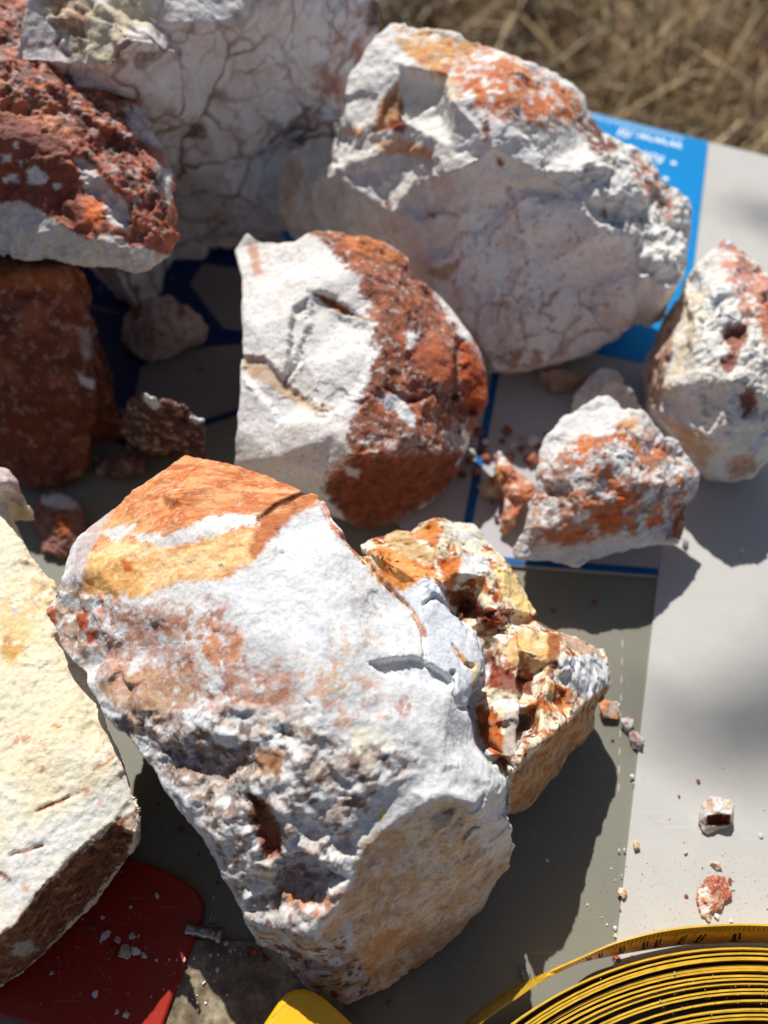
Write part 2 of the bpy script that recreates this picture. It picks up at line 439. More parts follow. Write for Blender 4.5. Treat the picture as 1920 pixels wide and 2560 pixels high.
# the table: far edge runs behind the blue brochure
M_BOARD = simple_mat('olive_board', (127, 126, 114), .34, .15, 14, .06, .05, 900)
M_WOOD = simple_mat('table_leg_wood', (120, 96, 70), .7, .3, 40, .2)
fe0 = P(1466, 284, 0); fe1 = P(1920, 397, 0)
ed = (fe1 - fe0) / np.linalg.norm(fe1 - fe0); nrm = np.array((ed[1], -ed[0], 0)); nrm = nrm if nrm[1] < 0 else -nrm
def Tb(a, b_): return fe0 + ed * a + nrm * b_     # a along the far edge, b towards the camera
table = empty('table', (0, 0.1, GZ * MM))
TW0, TW1, TD = -620, 420, 760
tt = flat('table_top', [Tb(TW0, -3), Tb(TW1, -3), Tb(TW1, TD), Tb(TW0, TD)], 0, M_BOARD, None, 18)
tt.parent = table; tt.matrix_parent_inverse = Matrix.Translation((0, -0.1, -GZ * MM))
for (a, b_) in ((TW0 + 40, 40), (TW1 - 40, 40), (TW1 - 40, TD - 40), (TW0 + 40, TD - 40)):
    c = Tb(a, b_); q = 17
    lg = flat('leg', [(c[0] - q, c[1] - q), (c[0] + q, c[1] - q), (c[0] + q, c[1] + q), (c[0] - q, c[1] + q)], -18, M_WOOD, None, -GZ - 18)
    lg.parent = table; lg.matrix_parent_inverse = Matrix.Translation((0, -0.1, -GZ * MM))
tag(table, 'olive grey board table holding the rocks, dry grass behind its far edge', 'table')

# white sheet on the right
M_SHEET = simple_mat('white_foam_sheet', (186, 184, 178), .38, .35, 120, .035, .12, 1400)
def enrich(m, c0):
    nt_ = m.node_tree; N = nt_.nodes; L = nt_.links; b = N['Principled BSDF']
    src = b.inputs['Base Color'].links[0].from_socket
    tc = N.new('ShaderNodeTexCoord'); mp = N.new('ShaderNodeMapping'); mp.inputs['Scale'].default_value = (60, 900, 60); mp.inputs['Rotation'].default_value = (0, 0, .5)
    L.new(tc.outputs['Object'], mp.inputs['Vector'])
    sc_ = N.new('ShaderNodeTexNoise'); sc_.inputs['Scale'].default_value = 1.0; sc_.inputs['Detail'].default_value = 3; L.new(mp.outputs['Vector'], sc_.inputs['Vector'])
    r1 = N.new('ShaderNodeMapRange'); r1.inputs['From Min'].default_value = .66; r1.inputs['From Max'].default_value = .72; r1.inputs['To Max'].default_value = .10; L.new(sc_.outputs['Fac'], r1.inputs['Value'])
    sm = N.new('ShaderNodeTexNoise'); sm.inputs['Scale'].default_value = 22; sm.inputs['Detail'].default_value = 6; L.new(tc.outputs['Object'], sm.inputs['Vector'])
    r2 = N.new('ShaderNodeMapRange'); r2.inputs['From Min'].default_value = .45; r2.inputs['From Max'].default_value = .8; r2.inputs['To Max'].default_value = .22; L.new(sm.outputs['Fac'], r2.inputs['Value'])
    vo = N.new('ShaderNodeTexVoronoi'); vo.inputs['Scale'].default_value = 260; L.new(tc.outputs['Object'], vo.inputs['Vector'])
    r3 = N.new('ShaderNodeMapRange'); r3.inputs['From Min'].default_value = .10; r3.inputs['From Max'].default_value = .05; r3.inputs['To Max'].default_value = .5; L.new(vo.outputs['Distance'], r3.inputs['Value'])
    cur = src
    for rr, cc in ((r2, (150, 138, 120)), (r1, (236, 234, 228)), (r3, (170, 140, 118))):
        mx = N.new('ShaderNodeMix'); mx.data_type = 'RGBA'; mx.inputs[7].default_value = (*lin(cc), 1)
        L.new(rr.outputs['Result'], mx.inputs['Factor']); L.new(cur, mx.inputs[6]); cur = mx.outputs[2]
    L.new(cur, b.inputs['Base Color'])
enrich(M_SHEET, None); enrich(M_BOARD, None)
# its left edge is the line from the brochure corner down to the tape
s0 = P(1770, 362, 0); s1 = P(1643, 1450, 0); s2 = P(1541, 2340, 0)
sd = (s2 - s0) / np.linalg.norm(s2 - s0)
sheet_left = [s0 - sd * 1.0, P(1643, 1445, 0), P(1541, 2340, 0), P(1541, 2340, 0) + sd * 160]
ws = flat('white_sheet', sheet_left + [Tb(TW1 - 20, 480), Tb(TW1 - 20, -1)], 1.0, M_SHEET, None, 0.9)
tag(ws, 'large pale white sheet covering the right side of the table under the crumbs', 'sheet')
# faint dashed score line on the olive board
sl = []
for k in range(9):
    a = P(1556 - k * 1.2, 1600 + k * 45, 0); b_ = P(1556 - k * 1.2 - .4, 1600 + k * 45 + 18, 0); sl.append((a, b_))
V = []; F = []
for a, b_ in sl:
    k = len(V); V += [(a[0] * MM - .00012, a[1] * MM, .00012), (a[0] * MM + .00012, a[1] * MM, .00012), (b_[0] * MM + .00012, b_[1] * MM, .00012), (b_[0] * MM - .00012, b_[1] * MM, .00012)]; F.append([k, k + 1, k + 2, k + 3])
M_CHALK = simple_mat('chalk_white', (196, 196, 184), .8)
o = link('scored_line', mesh_from('scored_line', V, F), None, M_CHALK); o.parent = table; o.matrix_parent_inverse = Matrix.Translation((0, -0.1, -GZ * MM))

# blue brochure
M_BLUE = simple_mat('print_blue', (0, 126, 190), .5, .12, 30, .03)
M_NAVY = simple_mat('print_navy', (6, 40, 90), .4, .2, 30, .03)
M_LINE = simple_mat('print_line_blue', (10, 84, 142), .5, .12, 30, .03)  # border blue darkened, the shade over these lines is in the colour
M_PAPER = simple_mat('print_white', (168, 166, 168), .5, .25, 30, .03)
M_INK = simple_mat('print_light_blue', (170, 214, 238), .4, .3, 30, .02)
bro = empty('brochure', tuple(P(1500, 900, 0) * MM))
def on_bro(o): o.parent = bro; o.matrix_parent_inverse = Matrix.Translation(-bro.location); return o
bl_t = fe0 - ed * 260 + nrm * 1.0; br_t = P(1768, 362, 0)
br_b = P(1641, 1447, 0); bl_b = P(1060, 1403, 0)
on_bro(flat('page', [bl_t, br_t, br_b, bl_b, P(700, 900, 0)], 1.5, M_PAPER, None, 1.2))
hb_r = P(1700, 935, 0); hb_l = P(900, 770, 0)
on_bro(flat('blue_header', [bl_t + nrm * .1, br_t, hb_r, hb_l, P(720, 620, 0)], 1.75, M_BLUE))
def strip(name, a, b_, wd, z, mat, par=None):
    a = np.array(a); b_ = np.array(b_); d = b_ - a; d /= np.linalg.norm(d); n_ = np.array((-d[1], d[0], 0)) * wd / 2
    return flat(name, [a - n_, b_ - n_, b_ + n_, a + n_], z, mat, par)
on_bro(strip('border_line', P(1240, 930, 0), P(1166, 1330, 0), 3.0, 1.8, M_LINE))
on_bro(strip('border_line', P(1100, 1396, 0), P(1642, 1436, 0), 2.6, 1.82, M_LINE))
# ruler marks and lettering along the far edge, upside down towards us
V = []; F = []
for k in range(78):
    a = br_t - ed * (13 + k * 1.0) + nrm * 1.2; ln = 7.5 if k % 10 == 0 else (6.0 if k % 5 == 0 else 4.6); w_ = .2
    q = len(V)
    for s_, t_ in ((-w_, 0), (w_, 0), (w_, ln), (-w_, ln)):
        p = a + ed * s_ + nrm * t_; V.append((p[0] * MM, p[1] * MM, 1.9 * MM))
    F.append([q, q + 1, q + 2, q + 3])
me = mesh_from('ruler_marks', V, F)
if me.polygons[0].normal.z < 0: me.flip_normals()
on_bro(link('ruler_marks', me, None, M_INK))
def text(body, at_, xdir, size, z, mat, name='lettering', bold=0.0):
    cu = bpy.data.curves.new(name, 'FONT'); cu.body = body; cu.size = size * MM; cu.offset = bold * MM
    to = bpy.data.objects.new(name, cu); col.objects.link(to)
    dg = bpy.context.evaluated_depsgraph_get(); me = bpy.data.meshes.new_from_object(to.evaluated_get(dg), depsgraph=dg)
    bpy.data.objects.remove(to); bpy.data.curves.remove(cu)
    x = Vector((xdir[0], xdir[1], 0)).normalized(); y = Vector((-x.y, x.x, 0))
    M_ = Matrix(((x.x, y.x, 0, at_[0] * MM), (x.y, y.y, 0, at_[1] * MM), (0, 0, 1, z * MM), (0, 0, 0, 1)))
    me.transform(M_); return link(name, me, None, mat)
M_LET = simple_mat('print_letter_white', (226, 238, 246), .4, .3, 30, .02)
on_bro(text('www.fil', br_t - ed * 11 + nrm * 8.5, -ed, 11.5, 1.95, M_LET, bold=.12))
on_bro(text('\u2022 fol', br_t - ed * 9 + nrm * 25, -ed, 11.5, 1.95, M_LET, bold=.12))
on_bro(text('\u2022', br_t - ed * 9 + nrm * 41, -ed, 11.5, 1.95, M_LET, bold=.12))
tag(bro, 'blue and white printed brochure with ruler edge, lying under the large white rock', 'brochure')

M_PAPER_SHADED = simple_mat('leaflet_white_shaded', (132, 126, 124), .6, .15, 30, .06)  # white paper darkened: the deep shade is put into the colour
# navy leaflet in the shade on the left
lf = empty('leaflet', tuple(P(400, 900, 0) * MM))
def on_lf(o): o.parent = lf; o.matrix_parent_inverse = Matrix.Translation(-lf.location); return o
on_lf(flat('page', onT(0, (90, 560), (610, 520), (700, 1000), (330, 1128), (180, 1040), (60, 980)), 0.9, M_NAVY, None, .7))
on_lf(flat('white_panel', onT(0, (476, 716), (508, 664), (720, 690), (720, 850), (560, 826)), 1.1, M_PAPER_SHADED))
on_lf(flat('white_panel', onT(0, (352, 924), (420, 880), (640, 862), (680, 1000), (318, 1114)), 1.1, M_PAPER_SHADED))
on_lf(strip('white_line', P(216, 768, 0), P(300, 788, 0), 1.2, 1.12, M_PAPER_SHADED))
on_lf(strip('white_line', P(392, 676, 0), P(368, 730, 0), 1.2, 1.12, M_PAPER_SHADED))
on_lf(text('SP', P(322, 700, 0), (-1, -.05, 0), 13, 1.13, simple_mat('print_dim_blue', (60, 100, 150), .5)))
tag(lf, 'navy leaflet with white panels in deep shade under the left rocks', 'leaflet')

# ------------------------------------------------------------------ the large rocks
def rock_main():
    out = c4((600,48,68),(500,130,68),(350,235,66),(225,340,64),(140,440,62),(75,585,60),(30,700,56),(90,850,56),(180,970,56),(240,1070,57),(320,1170,57),(400,1240,57),(470,1350,56),(530,1450,55))
    out += c9((60,480,50),(165,620,46),(230,760,42),(280,930,32),(360,970,28),(430,1050,22),(540,1160,14),(640,1190,11),(750,1230,8),(840,1190,6),(890,1165,6),(1000,1125,5),(1180,1010,5),(1310,900,6),(1440,750,8),(1490,620,11),(1560,530,16),(1600,430,26),(1575,330,42),(1570,130,54))
    out += c5((985,1520,54),(900,1430,56),(830,1330,57),(800,1180,58),(880,1000,58),(815,790,60),(740,730,62),(650,600,64),(560,510,66),(420,520,68),(330,480,70),(270,420,71),(170,330,72),(60,215,73),(0,70,73))
    out += c4((1100,200,73),(950,140,71),(800,100,70),(700,75,69))
    inn = c9((590,850,50),(720,700,54),(800,500,58),(830,400,60),(950,340,62),(1100,230,64),(1240,180,65),(1380,215,62),(1450,150,60),
             (1000,800,34),(1250,600,38),(900,1050,16),(1450,450,38),(650,1000,32),(560,905,47),(340,850,46),(240,780,44))
    inn += [(700,1600,78),(560,1450,77),(900,1600,75),(800,1800,75),(600,1850,69),(1000,1800,71),(450,1600,72),(300,1500,69),(440,1300,76),(650,1360,79),(830,1380,77),(250,1420,70),(360,1760,64),(1100,1900,66),(700,2000,66),(550,2050,58),(960,1950,67),(1120,1750,68)]
    s1 = shell(out, inn, base=0, shrink=.8, centre=(-12, 62, 0))
    # crumbling lobe on the right
    lo = c5((200,330,50),(310,290,42),(390,255,40),(470,265,40),(560,205,38),(640,185,38),(740,210,37),(800,225,35),(880,320,35),(960,400,35),(1000,470,35),(1090,590,34),(1140,700,33),(1165,745,33),(1240,770,38),(1330,800,36),(1470,870,29),(1495,960,27),(1500,1050,25),(1440,1160,24),(1430,1290,16),(1390,1350,14),(1290,1420,12),(1230,1540,10),(1080,1690,6),(1010,1735,8),(960,1745,10),(900,1500,20),(780,1300,30),(600,900,40),(300,600,45))
    li = c5((870,500,44),(720,400,44),(600,330,46),(480,430,54),(400,450,56),(560,560,58),(700,480,46),(760,640,33),(850,630,42),(980,690,40),(830,730,40),(900,800,34),(960,740,46),(1100,760,42),(900,950,36),(980,860,46),(1100,900,48),(1060,1050,38),(900,1110,48),(1065,1175,46),(960,1210,46),(890,1150,47),(1070,1100,38),(1200,950,46),(1250,920,45),(1150,1150,48),(1380,1150,36),(1270,1250,45),(1150,1350,50),(1000,1520,52),(960,1300,36),(880,1300,30),(1040,1250,34),(1050,1380,50),(930,1450,34),(840,1180,38))
    s2 = shell(lo, li, base=1, shrink=.8, centre=(42, 92, 0))
    V = np.array([(x, y, z) for z in (0, 49) for (x, y) in ((0, 55), (30, 55), (34, 86), (0, 86))], float)
    light_block = (V, [[3,2,1,0],[4,5,6,7],[0,1,5,4],[1,2,6,5],[2,3,7,6],[3,0,4,7]])  # unseen box added inside the rock to block a sun leak beneath
    r = Rock([s1, s2, light_block], .42, 3, 3)
    # ---- relief
    r.rough(1.5, 26, octv=3); r.refresh()
    r.rough(1.0, 16, kind='facets', ds=1); r.refresh()
    crumb = c4((230,1130),(400,1090),(600,1130),(800,1100),(1000,1130),(1250,1250),(1450,1240),(1600,1320),(1600,1500),(1300,1500),(1150,1560),(1080,1680),(1150,1800),(1000,1950),(800,1900),(560,1500))
    crumb2 = crumb + c9((700,700),(560,880),(280,800),(0,330))
    cr = c4((260,1130),(420,1080),(620,1130),(830,1110),(1050,1140),(1250,1260),(1480,1260),(1560,1340)) + c9((800,300),(700,650),(560,890),(260,800),(0,330))
    r.rough(1.7, 11, cr, 30, 'ridged', 4, 2); r.refresh()
    r.rough(1.0, 6, cr, 30, 'facets', 3, 3); r.refresh()
    r.rough(.7, 3.2, cr, 30, 'fbm', 4, 13); r.refresh()
    lob = c5((300,280),(640,170),(900,300),(1180,720),(1500,860),(1510,1100),(1000,1530),(840,1250),(880,950),(640,620),(420,560),(250,400))
    r.rough(1.5, 8, lob, 20, 'facets', 3, 4); r.refresh()
    r.rough(.8, 3.5, lob, 20, 'facets', 3, 5); r.refresh()
    left = c4((20,560),(200,560),(300,760),(420,1000),(350,1150),(180,1000),(20,760))
    r.rough(1.6, 6, left, 20, 'facets', 3, 6); r.refresh()
    # cavities of the crumbly corner
    r.dent(c9((240,170),(330,230),(420,330),(400,480),(330,500),(270,380)), 3.4, 12, 10)
    r.dent(c9((390,520),(500,480),(640,560),(720,600),(590,720),(480,700),(400,650)), 4.8, 18, 10)
    r.dent(c9((470,300),(600,330),(780,400),(780,480),(640,470),(480,420)), 2.2, 16, 10)
    r.dent(c4((520,1290),(700,1290),(860,1310),(900,1370),(760,1420),(560,1380)), 2.0, 20, 14)
    r.refresh()
    r.dent(c5((262,950),(340,930),(470,915),(560,945),(640,1000),(690,1030),(690,1090),(560,1060),(430,1030),(330,1000)), 2.8, 5, 5)
    r.refresh()
    r.crack(c5((0,100),(60,230),(180,350),(270,450),(330,540),(400,600),(490,690),(540,800),(545,930)), 9, 1.6)
    r.crack(c5((860,800),(890,900),(880,1010),(830,1080),(810,1180),(850,1360),(960,1500)), 26, 5)
    r.crack(c5((690,1000),(700,1100),(720,1180),(790,1190)), 8, 2.0)
    r.crack(c5((540,640),(600,600),(660,650),(750,740)), 8, 1.4)
    r.crack(c5((690,850),(740,950),(790,970)), 9, 1.6)
    r.dent(c5((640,560),(720,560),(790,640),(860,690),(820,730),(700,690)), 3, 10, 8)
    r.dent(c5((860,690),(1000,690),(1140,720),(1000,770),(900,790)), 4, 8, 6)
    r.refresh()
    r.rough(.2, 2.4, None, octv=3, ds=8); r.refresh()
    r.rough(.5, 12, c9((600,900),(830,420),(1230,200),(1600,420),(1480,640),(1180,1010),(880,1160)), 15, 'facets', 3, 62); r.refresh()
    r.rough(.22, 3, c9((600,900),(830,420),(1230,200),(1600,420),(1480,640),(1180,1010),(880,1160)), 15, 'ridged', 3, 63); r.refresh()
    # front face chips near its upper right edge
    r.rough(1.3, 6, c9((1100,170),(1570,130),(1600,420),(1450,520),(1200,340)), 15, 'facets', 3, 9); r.refresh()
    r.dent(c9((1190,360),(1230,290),(1290,250),(1260,330)), -1.6, 5, 3)
    r.crack(c4((905,330),(980,270),(1080,225),(1110,212)), 9, 1.2); r.refresh()
    # ---- colour
    r.base(WB, W, W, W2)
    r.paint(None, (198,200,204), .5, grain=.1, gscale=9, gsoft=.3)
    # ochre bedding surface at the top
    top = c4((600,30),(500,110),(350,215),(225,320),(200,420),(190,520),(150,640),(240,650),(330,655),(420,655),(560,590),(640,575),(740,580),(860,520),(900,480),(960,400),(1040,320),(1150,260),(1170,225),(1100,190),(950,130),(800,90),(700,60))
    r.paint(top, ((206,136,86), (222,168,118)), 1, 8, 20, 3, gscale=3)
    r.paint(c4((600,30),(500,120),(350,240),(300,330),(560,400),(700,330),(900,310),(1160,230),(1100,190),(800,90)), ((204,122,72),(218,152,102)), .95, 10, 25, 4, gscale=3, ds=2)
    r.paint(c4((430,60),(800,90),(1100,190),(850,320),(600,370),(420,330)), ((170,88,48),(186,112,72)), .6, 20, 25, 6, grain=.08, gscale=5, ds=3)
    r.paint(top, (226,186,160), .75, 6, 10, 3, grain=.32, gscale=1.4, gsoft=.1, ds=4)
    r.paint(top, ((236,190,140),(226,170,116)), .6, 6, 10, 3, grain=.1, gscale=4, gsoft=.2, ds=50, st=(.35,1.5,1))
    r.paint(top, ((160,74,36),(176,92,52)), .55, 6, 10, 3, grain=.2, gscale=3.2, gsoft=.15, ds=51, st=(.35,1.6,1))
    # yellow band
    r.paint(c4((210,470),(330,430),(480,430),(580,450),(720,400),(880,375),(890,420),(860,490),(760,555),(640,570),(540,585),(430,640),(330,640),(220,630),(200,560)), ((248,206,142),(250,218,168)), .9, 14, 20, 4, gscale=4, ds=5)
    r.paint(c4((200,500),(330,470),(430,560),(420,650),(300,660),(200,640)), ((214,146,78),(234,184,110)), .85, 12, 16, 3, gscale=2, ds=6)
    r.paint(c4((340,500),(380,500),(385,540),(350,550)), (190,80,40), .9, 4, 6, 3)
    r.paint(c4((738,515),(758,512),(762,528),(745,532)), (120,110,90), 1, 2, 1, 3)
    r.paint(c4((200,480),(480,430),(890,380),(860,500),(640,575),(330,650),(200,640)), ((222,150,78),(206,128,62)), .5, 10, 14, 4, grain=.12, gscale=3.5, gsoft=.15, ds=52, st=(.5,1.3,1))
    r.paint(c4((200,480),(480,430),(890,380),(860,500),(640,575),(330,650),(200,640)), (250,226,180), .5, 10, 14, 4, grain=.25, gscale=1.3, gsoft=.1, ds=53)
    # dark fold and thin white flakes in it
    r.line(c4((905,330),(980,270),(1080,225),(1110,212)), 11, (70,34,24), .9)
    r.paint(c4((920,330),(1130,235),(1150,260),(1010,350),(950,420),(880,500),(860,460),(900,380)), ((174,96,58),(192,118,76)), .85, 9, 14, 3, ds=7)
    r.paint(c4((380,395),(470,385),(520,395),(590,370),(700,320),(760,305),(900,315),(910,350),(800,370),(700,400),(590,440),(520,440),(400,415)), (W2,W), .95, 5, 16, 2, ds=8)
    r.paint(c4((250,380),(300,370),(390,345),(390,375),(310,425),(270,400)), (W2,W), .9, 4, 12, 2, ds=9)
    r.paint(c4((225,340),(300,290),(280,330),(230,420),(190,520),(150,600),(120,560),(150,430)), ((206,200,200),(190,170,160)), .9, 5, 8, 3, ds=10)
    # white lobes eating into the ochre
    r.paint(c4((190,660),(330,640),(420,660),(440,760),(330,740),(250,700)), (W,W2), .9, 6, 16, 2.5, grain=-.1, gscale=2.5, ds=11)
    r.paint(c4((230,640),(350,640),(330,720),(250,740),(220,690)), OR, .8, 5, 10, 2, grain=0.05, gscale=2, ds=12)
    # pinkish brown mottling down the left
    mott = c4((230,720),(420,700),(560,660),(760,670),(840,800),(860,950),(1000,960),(1080,1080),(900,1120),(600,1140),(380,1130),(250,1020),(220,850))
    r.paint(mott, (PINK,(186,134,108)), .75, 25, 30, 6, grain=-.02, gscale=5, gsoft=.25, ds=13)
    r.paint(mott, ((166,98,70),(180,120,84)), .8, 20, 30, 5, grain=.16, gscale=3, ds=14)
    r.paint(c4((240,1020),(420,960),(600,960),(640,1100),(420,1180),(300,1120)), (TAN,(170,124,92)), .8, 20, 25, 4, grain=-.25, gscale=3, gsoft=.3, ds=15)
    r.paint(c4((640,780),(720,760),(840,830),(850,960),(760,960),(680,900)), (LO,(176,100,62)), .75, 14, 20, 4, grain=.02, gscale=2.6, ds=16)
    for q, cc in (((c4((465,720),(500,705),(515,750),(490,780),(455,765))), (150,120,104)), (c4((340,700),(400,690),(420,740),(360,750)), (140,90,76)), (c4((1480,1100),(1520,1085),(1535,1130),(1500,1140)), (184,104,74)), (c4((1150,960),(1260,930),(1270,1040),(1180,1060)), (214,190,150)), (c4((1240,1100),(1320,1140),(1280,1200),(1220,1190)), (206,150,100)), (c4((1280,1200),(1420,1190),(1450,1270),(1300,1310)), (224,216,190))):
        r.paint(q, cc, .8, 10, 22, 2.2, grain=-.12, gscale=1.6, gsoft=.2, ds=17)
    r.line(c4((1290,610),(1340,650),(1400,700),(1420,740)), 4, (196,134,100), .45, 8, 2)
    r.paint(c4((1180,800),(1350,780),(1440,840),(1380,880),(1200,900)), (206,160,120), .5, 15, 18, 3, grain=.12, gscale=2, ds=18)
    r.paint(c4((640,920),(1200,900),(1400,1000),(1450,1150),(1200,1150),(900,1080)), (202,150,124), .7, 30, 25, 5, grain=.14, gscale=3, ds=19)
    # left rim
    r.paint(c4((20,600),(160,600),(230,720),(250,870),(180,960),(90,860),(30,740)), (TAN,(176,128,100)), .85, 14, 16, 4, grain=-.1, gscale=3, gsoft=.25, ds=20)
    r.paint(c4((60,640),(140,640),(170,690),(100,700)), ((186,184,180),W2), 1, 6, 6, 2)
    r.paint(c4((150,720),(200,710),(200,780),(160,800)), ((176,72,36),DOR), .95, 4, 8, 2)
    r.paint(c4((190,800),(240,780),(225,840),(195,850)), ((176,72,36),DOR), .95, 4, 6, 2)
    r.paint(c4((20,680),(60,690),(70,760),(40,760)), ((186,96,64),DOR), .9, 4, 6, 2)
    # crumbly corner: darker brown patches in the hollows, rusty slot
    r.paint(cr, ((200,172,148),(176,142,116)), .65, 25, 25, 5, grain=.05, gscale=4, gsoft=.2, ds=21)
    r.paint(cr, ((116,86,72),(92,68,60)), .8, 25, 25, 5, grain=.17, gscale=3, gsoft=.1, ds=22)
    r.paint(c4((480,1230),(840,1250),(1000,1280),(980,1380),(800,1440),(540,1400)), ((112,88,76),(150,112,88)), .75, 16, 22, 4, grain=-.12, gscale=2.5, ds=23)
    r.paint(c4((900,1270),(1020,1300),(1000,1370),(900,1390)), ((150,96,50),(190,132,80)), .8, 8, 14, 3, ds=24)
    r.paint(c9((240,170),(320,200),(400,330),(420,470),(340,500),(290,420)), ((120,60,34),(146,84,50)), .95, 8, 12, 3, ds=25)
    r.paint(c9((410,640),(520,690),(600,720),(690,650),(720,690),(620,800),(540,780),(430,720)), ((206,140,98),(190,110,64)), .8, 10, 12, 3, grain=-.1, gscale=2, ds=26)
    r.paint(c9((220,440),(330,500),(400,640),(300,760),(230,640)), CREAM, .6, 14, 16, 3, grain=0, gscale=2.5, ds=27)
    r.paint(c9((910,240),(950,240),(930,300),(900,320)), (236,206,136), .9, 4, 4, 3)
    # front face: ochre dust
    front = c9((590,880),(720,720),(810,500),(840,410),(960,350),(1110,240),(1230,200),(1360,240),(1440,300),(1560,380),(1620,430),(1600,560),(1520,650),(1330,930),(1200,1030),(900,1180),(700,1200),(620,1050))
    r.paint(front, ((226,212,190),(218,206,190)), .9, 6, 8, 4, gscale=6, ds=30)
    r.paint(front, ((202,162,114),(212,174,126)), .7, 10, 20, 8, grain=.0, gscale=5, gsoft=.25, ds=31)
    r.paint(c9((820,420),(1000,340),(1000,700),(900,1000),(760,1000),(730,760)), ((176,142,112),(190,158,128)), .6, 16, 25, 6, grain=-.02, gscale=3, gsoft=.25, ds=32)
    r.paint(front, ((160,112,80),(170,122,88)), .45, 8, 10, 4, grain=.26, gscale=1.8, gsoft=.08, ds=33)
    r.paint(c9((900,850),(1200,850),(1340,820),(1250,960),(1080,1060),(900,1180),(800,1150)), ((206,150,82),(186,124,70)), .7, 20, 25, 5, grain=-.1, gscale=4, gsoft=.3, ds=34)
    r.paint(c9((1380,230),(1560,130),(1600,420),(1480,520),(1400,400)), W, .8, 10, 12, 3, ds=35)
    # mixed grey nose at the bottom
    nose = c9((230,760),(600,920),(760,880),(800,1000),(880,1160),(750,1240),(520,1160),(280,920))
    r.paint(nose, ((150,124,108),(178,152,130)), .85, 10, 14, 4, ds=36)
    r.paint(nose, ((190,196,206),(206,208,212)), .9, 8, 14, 4, grain=.08, gscale=3.5, gsoft=.06, ds=37)
    r.paint(nose, ((104,62,44),(84,60,50)), .9, 8, 14, 4, grain=.2, gscale=2.8, gsoft=.06, ds=38)
    r.paint(c9((720,800),(770,830),(790,960),(740,980)), (206,208,212), .9, 5, 8, 2)
    # ---- lobe colours
    lobe = c5((100,200),(300,260),(640,170),(900,300),(1180,720),(1500,860),(1510,1100),(1440,1300),(1000,1760),(980,1530),(900,1440),(830,1330),(805,1180),(880,1000),(815,800),(740,730),(650,600),(560,500),(430,580),(300,540),(180,380))
    r.paint(lobe, ((230,218,194),(222,204,166)), 1, 4, 6, 3, gscale=5, ds=40)
    r.paint(lobe, ((204,126,60),(186,100,48)), .9, 5, 8, 4, grain=.13, gscale=6, gsoft=.08, ds=41)
    r.paint(lobe, ((150,62,24),(120,52,26)), .9, 5, 8, 4, grain=.2, gscale=5, gsoft=.08, ds=42)
    r.paint(lobe, (W,(236,228,206)), .9, 5, 8, 4, grain=.2, gscale=4, gsoft=.06, ds=43)
    for q, cc in ((c5((290,330),(400,370),(560,450),(590,490),(480,560),(360,570),(290,440)), ((206,112,40),(222,158,84))),
                  (c5((330,300),(390,260),(460,270),(600,400),(560,440),(420,390)), ((206,184,140),(180,140,90))),
                  (c5((470,280),(600,200),(630,260),(600,370),(560,330)), ((190,104,44),(206,140,70))),
                  (c5((610,420),(740,390),(720,480),(680,600),(640,520)), ((196,100,36),(214,130,52))),
                  (c5((660,570),(760,560),(860,680),(1000,690),(960,760),(870,780),(760,690),(670,640)), ((128,52,24),(104,44,24))),
                  (c5((900,440),(1000,480),(1130,680),(1060,700),(940,580)), ((238,212,150),(230,196,124))),
                  (c5((740,380),(880,400),(870,480),(720,540)), (W,W2)),
                  (c5((650,190),(800,220),(880,330),(720,360),(640,300)), (W2,(226,214,180))),
                  (c5((860,810),(900,920),(930,960),(1100,1050),(1100,1110),(900,1080),(840,1060),(880,990)), ((140,58,32),(120,50,30))),
                  (c5((800,1170),(880,1190),(950,1250),(940,1380),(960,1490),(890,1420),(830,1330)), ((126,50,22),(200,104,30))),
                  (c5((930,880),(1050,780),(1180,800),(1230,900),(1180,1000),(1080,960),(1000,960)), ((214,164,92),(226,196,150))),
                  (c5((1180,790),(1260,800),(1240,960),(1180,1010)), ((150,84,44),(130,80,50))),
                  (c5((1230,920),(1440,900),(1490,950),(1495,1060),(1390,1140),(1240,1040)), (WB,W)),
                  (c5((1240,780),(1460,870),(1440,910),(1300,880)), ((206,170,150),(186,150,130))),
                  (c5((890,1115),(980,1130),(1070,1170),(960,1205)), (WB,W)),
                  (c5((950,1215),(1070,1180),(1080,1300),(1000,1420),(950,1460)), ((170,164,158),(190,176,160))),
                  (c5((1000,1530),(1200,1320),(1390,1160),(1500,1060),(1440,1300),(1300,1420),(1230,1540),(1080,1700),(980,1750)), ((196,160,112),(176,140,100)))):
        r.paint(q, cc, .9, 4, 8, 3, gscale=2.5, ds=44)
    r.paint(c5((1000,1530),(1390,1160),(1500,1060),(1440,1300),(1080,1700),(980,1750)), ((186,110,60),(140,84,56)), .7, 6, 10, 4, grain=.12, gscale=3, ds=45)
    # bluish white flakes between body and lobe
    r.paint(c5((545,640),(600,600),(660,650),(740,730),(820,800),(880,990),(800,1190),(700,1170),(690,1010),(560,940),(540,800)), (WB,(206,208,214)), .95, 4, 5, 3, ds=46)
    r.paint(c5((420,590),(540,500),(650,560),(650,640),(560,650),(540,760)), (WB,(206,208,214)), .95, 4, 5, 3, ds=47)
    r.paint(c5((680,840),(780,950),(770,980),(720,930)), (190,140,70), .9, 3, 4, 2)
    r.paint(c5((790,930),(830,960),(800,1100),(780,1060)), (220,196,150), .9, 3, 4, 2)
    r.line(c5((0,90),(60,230),(180,360),(270,440),(330,540),(400,600),(490,690),(540,800)), 7, ((186,96,48),(206,140,90)), .7, 9, 2.5)
    r.paint(c5((20,80),(110,220),(200,340),(190,420),(60,250)), ((196,110,62),(170,84,44)), .7, 6, 8, 2.5, grain=-.05, gscale=2, ds=48)
    return r.done('rock', 'large white rock in front with an ochre orange top and crumbling orange right side')
rock_main()

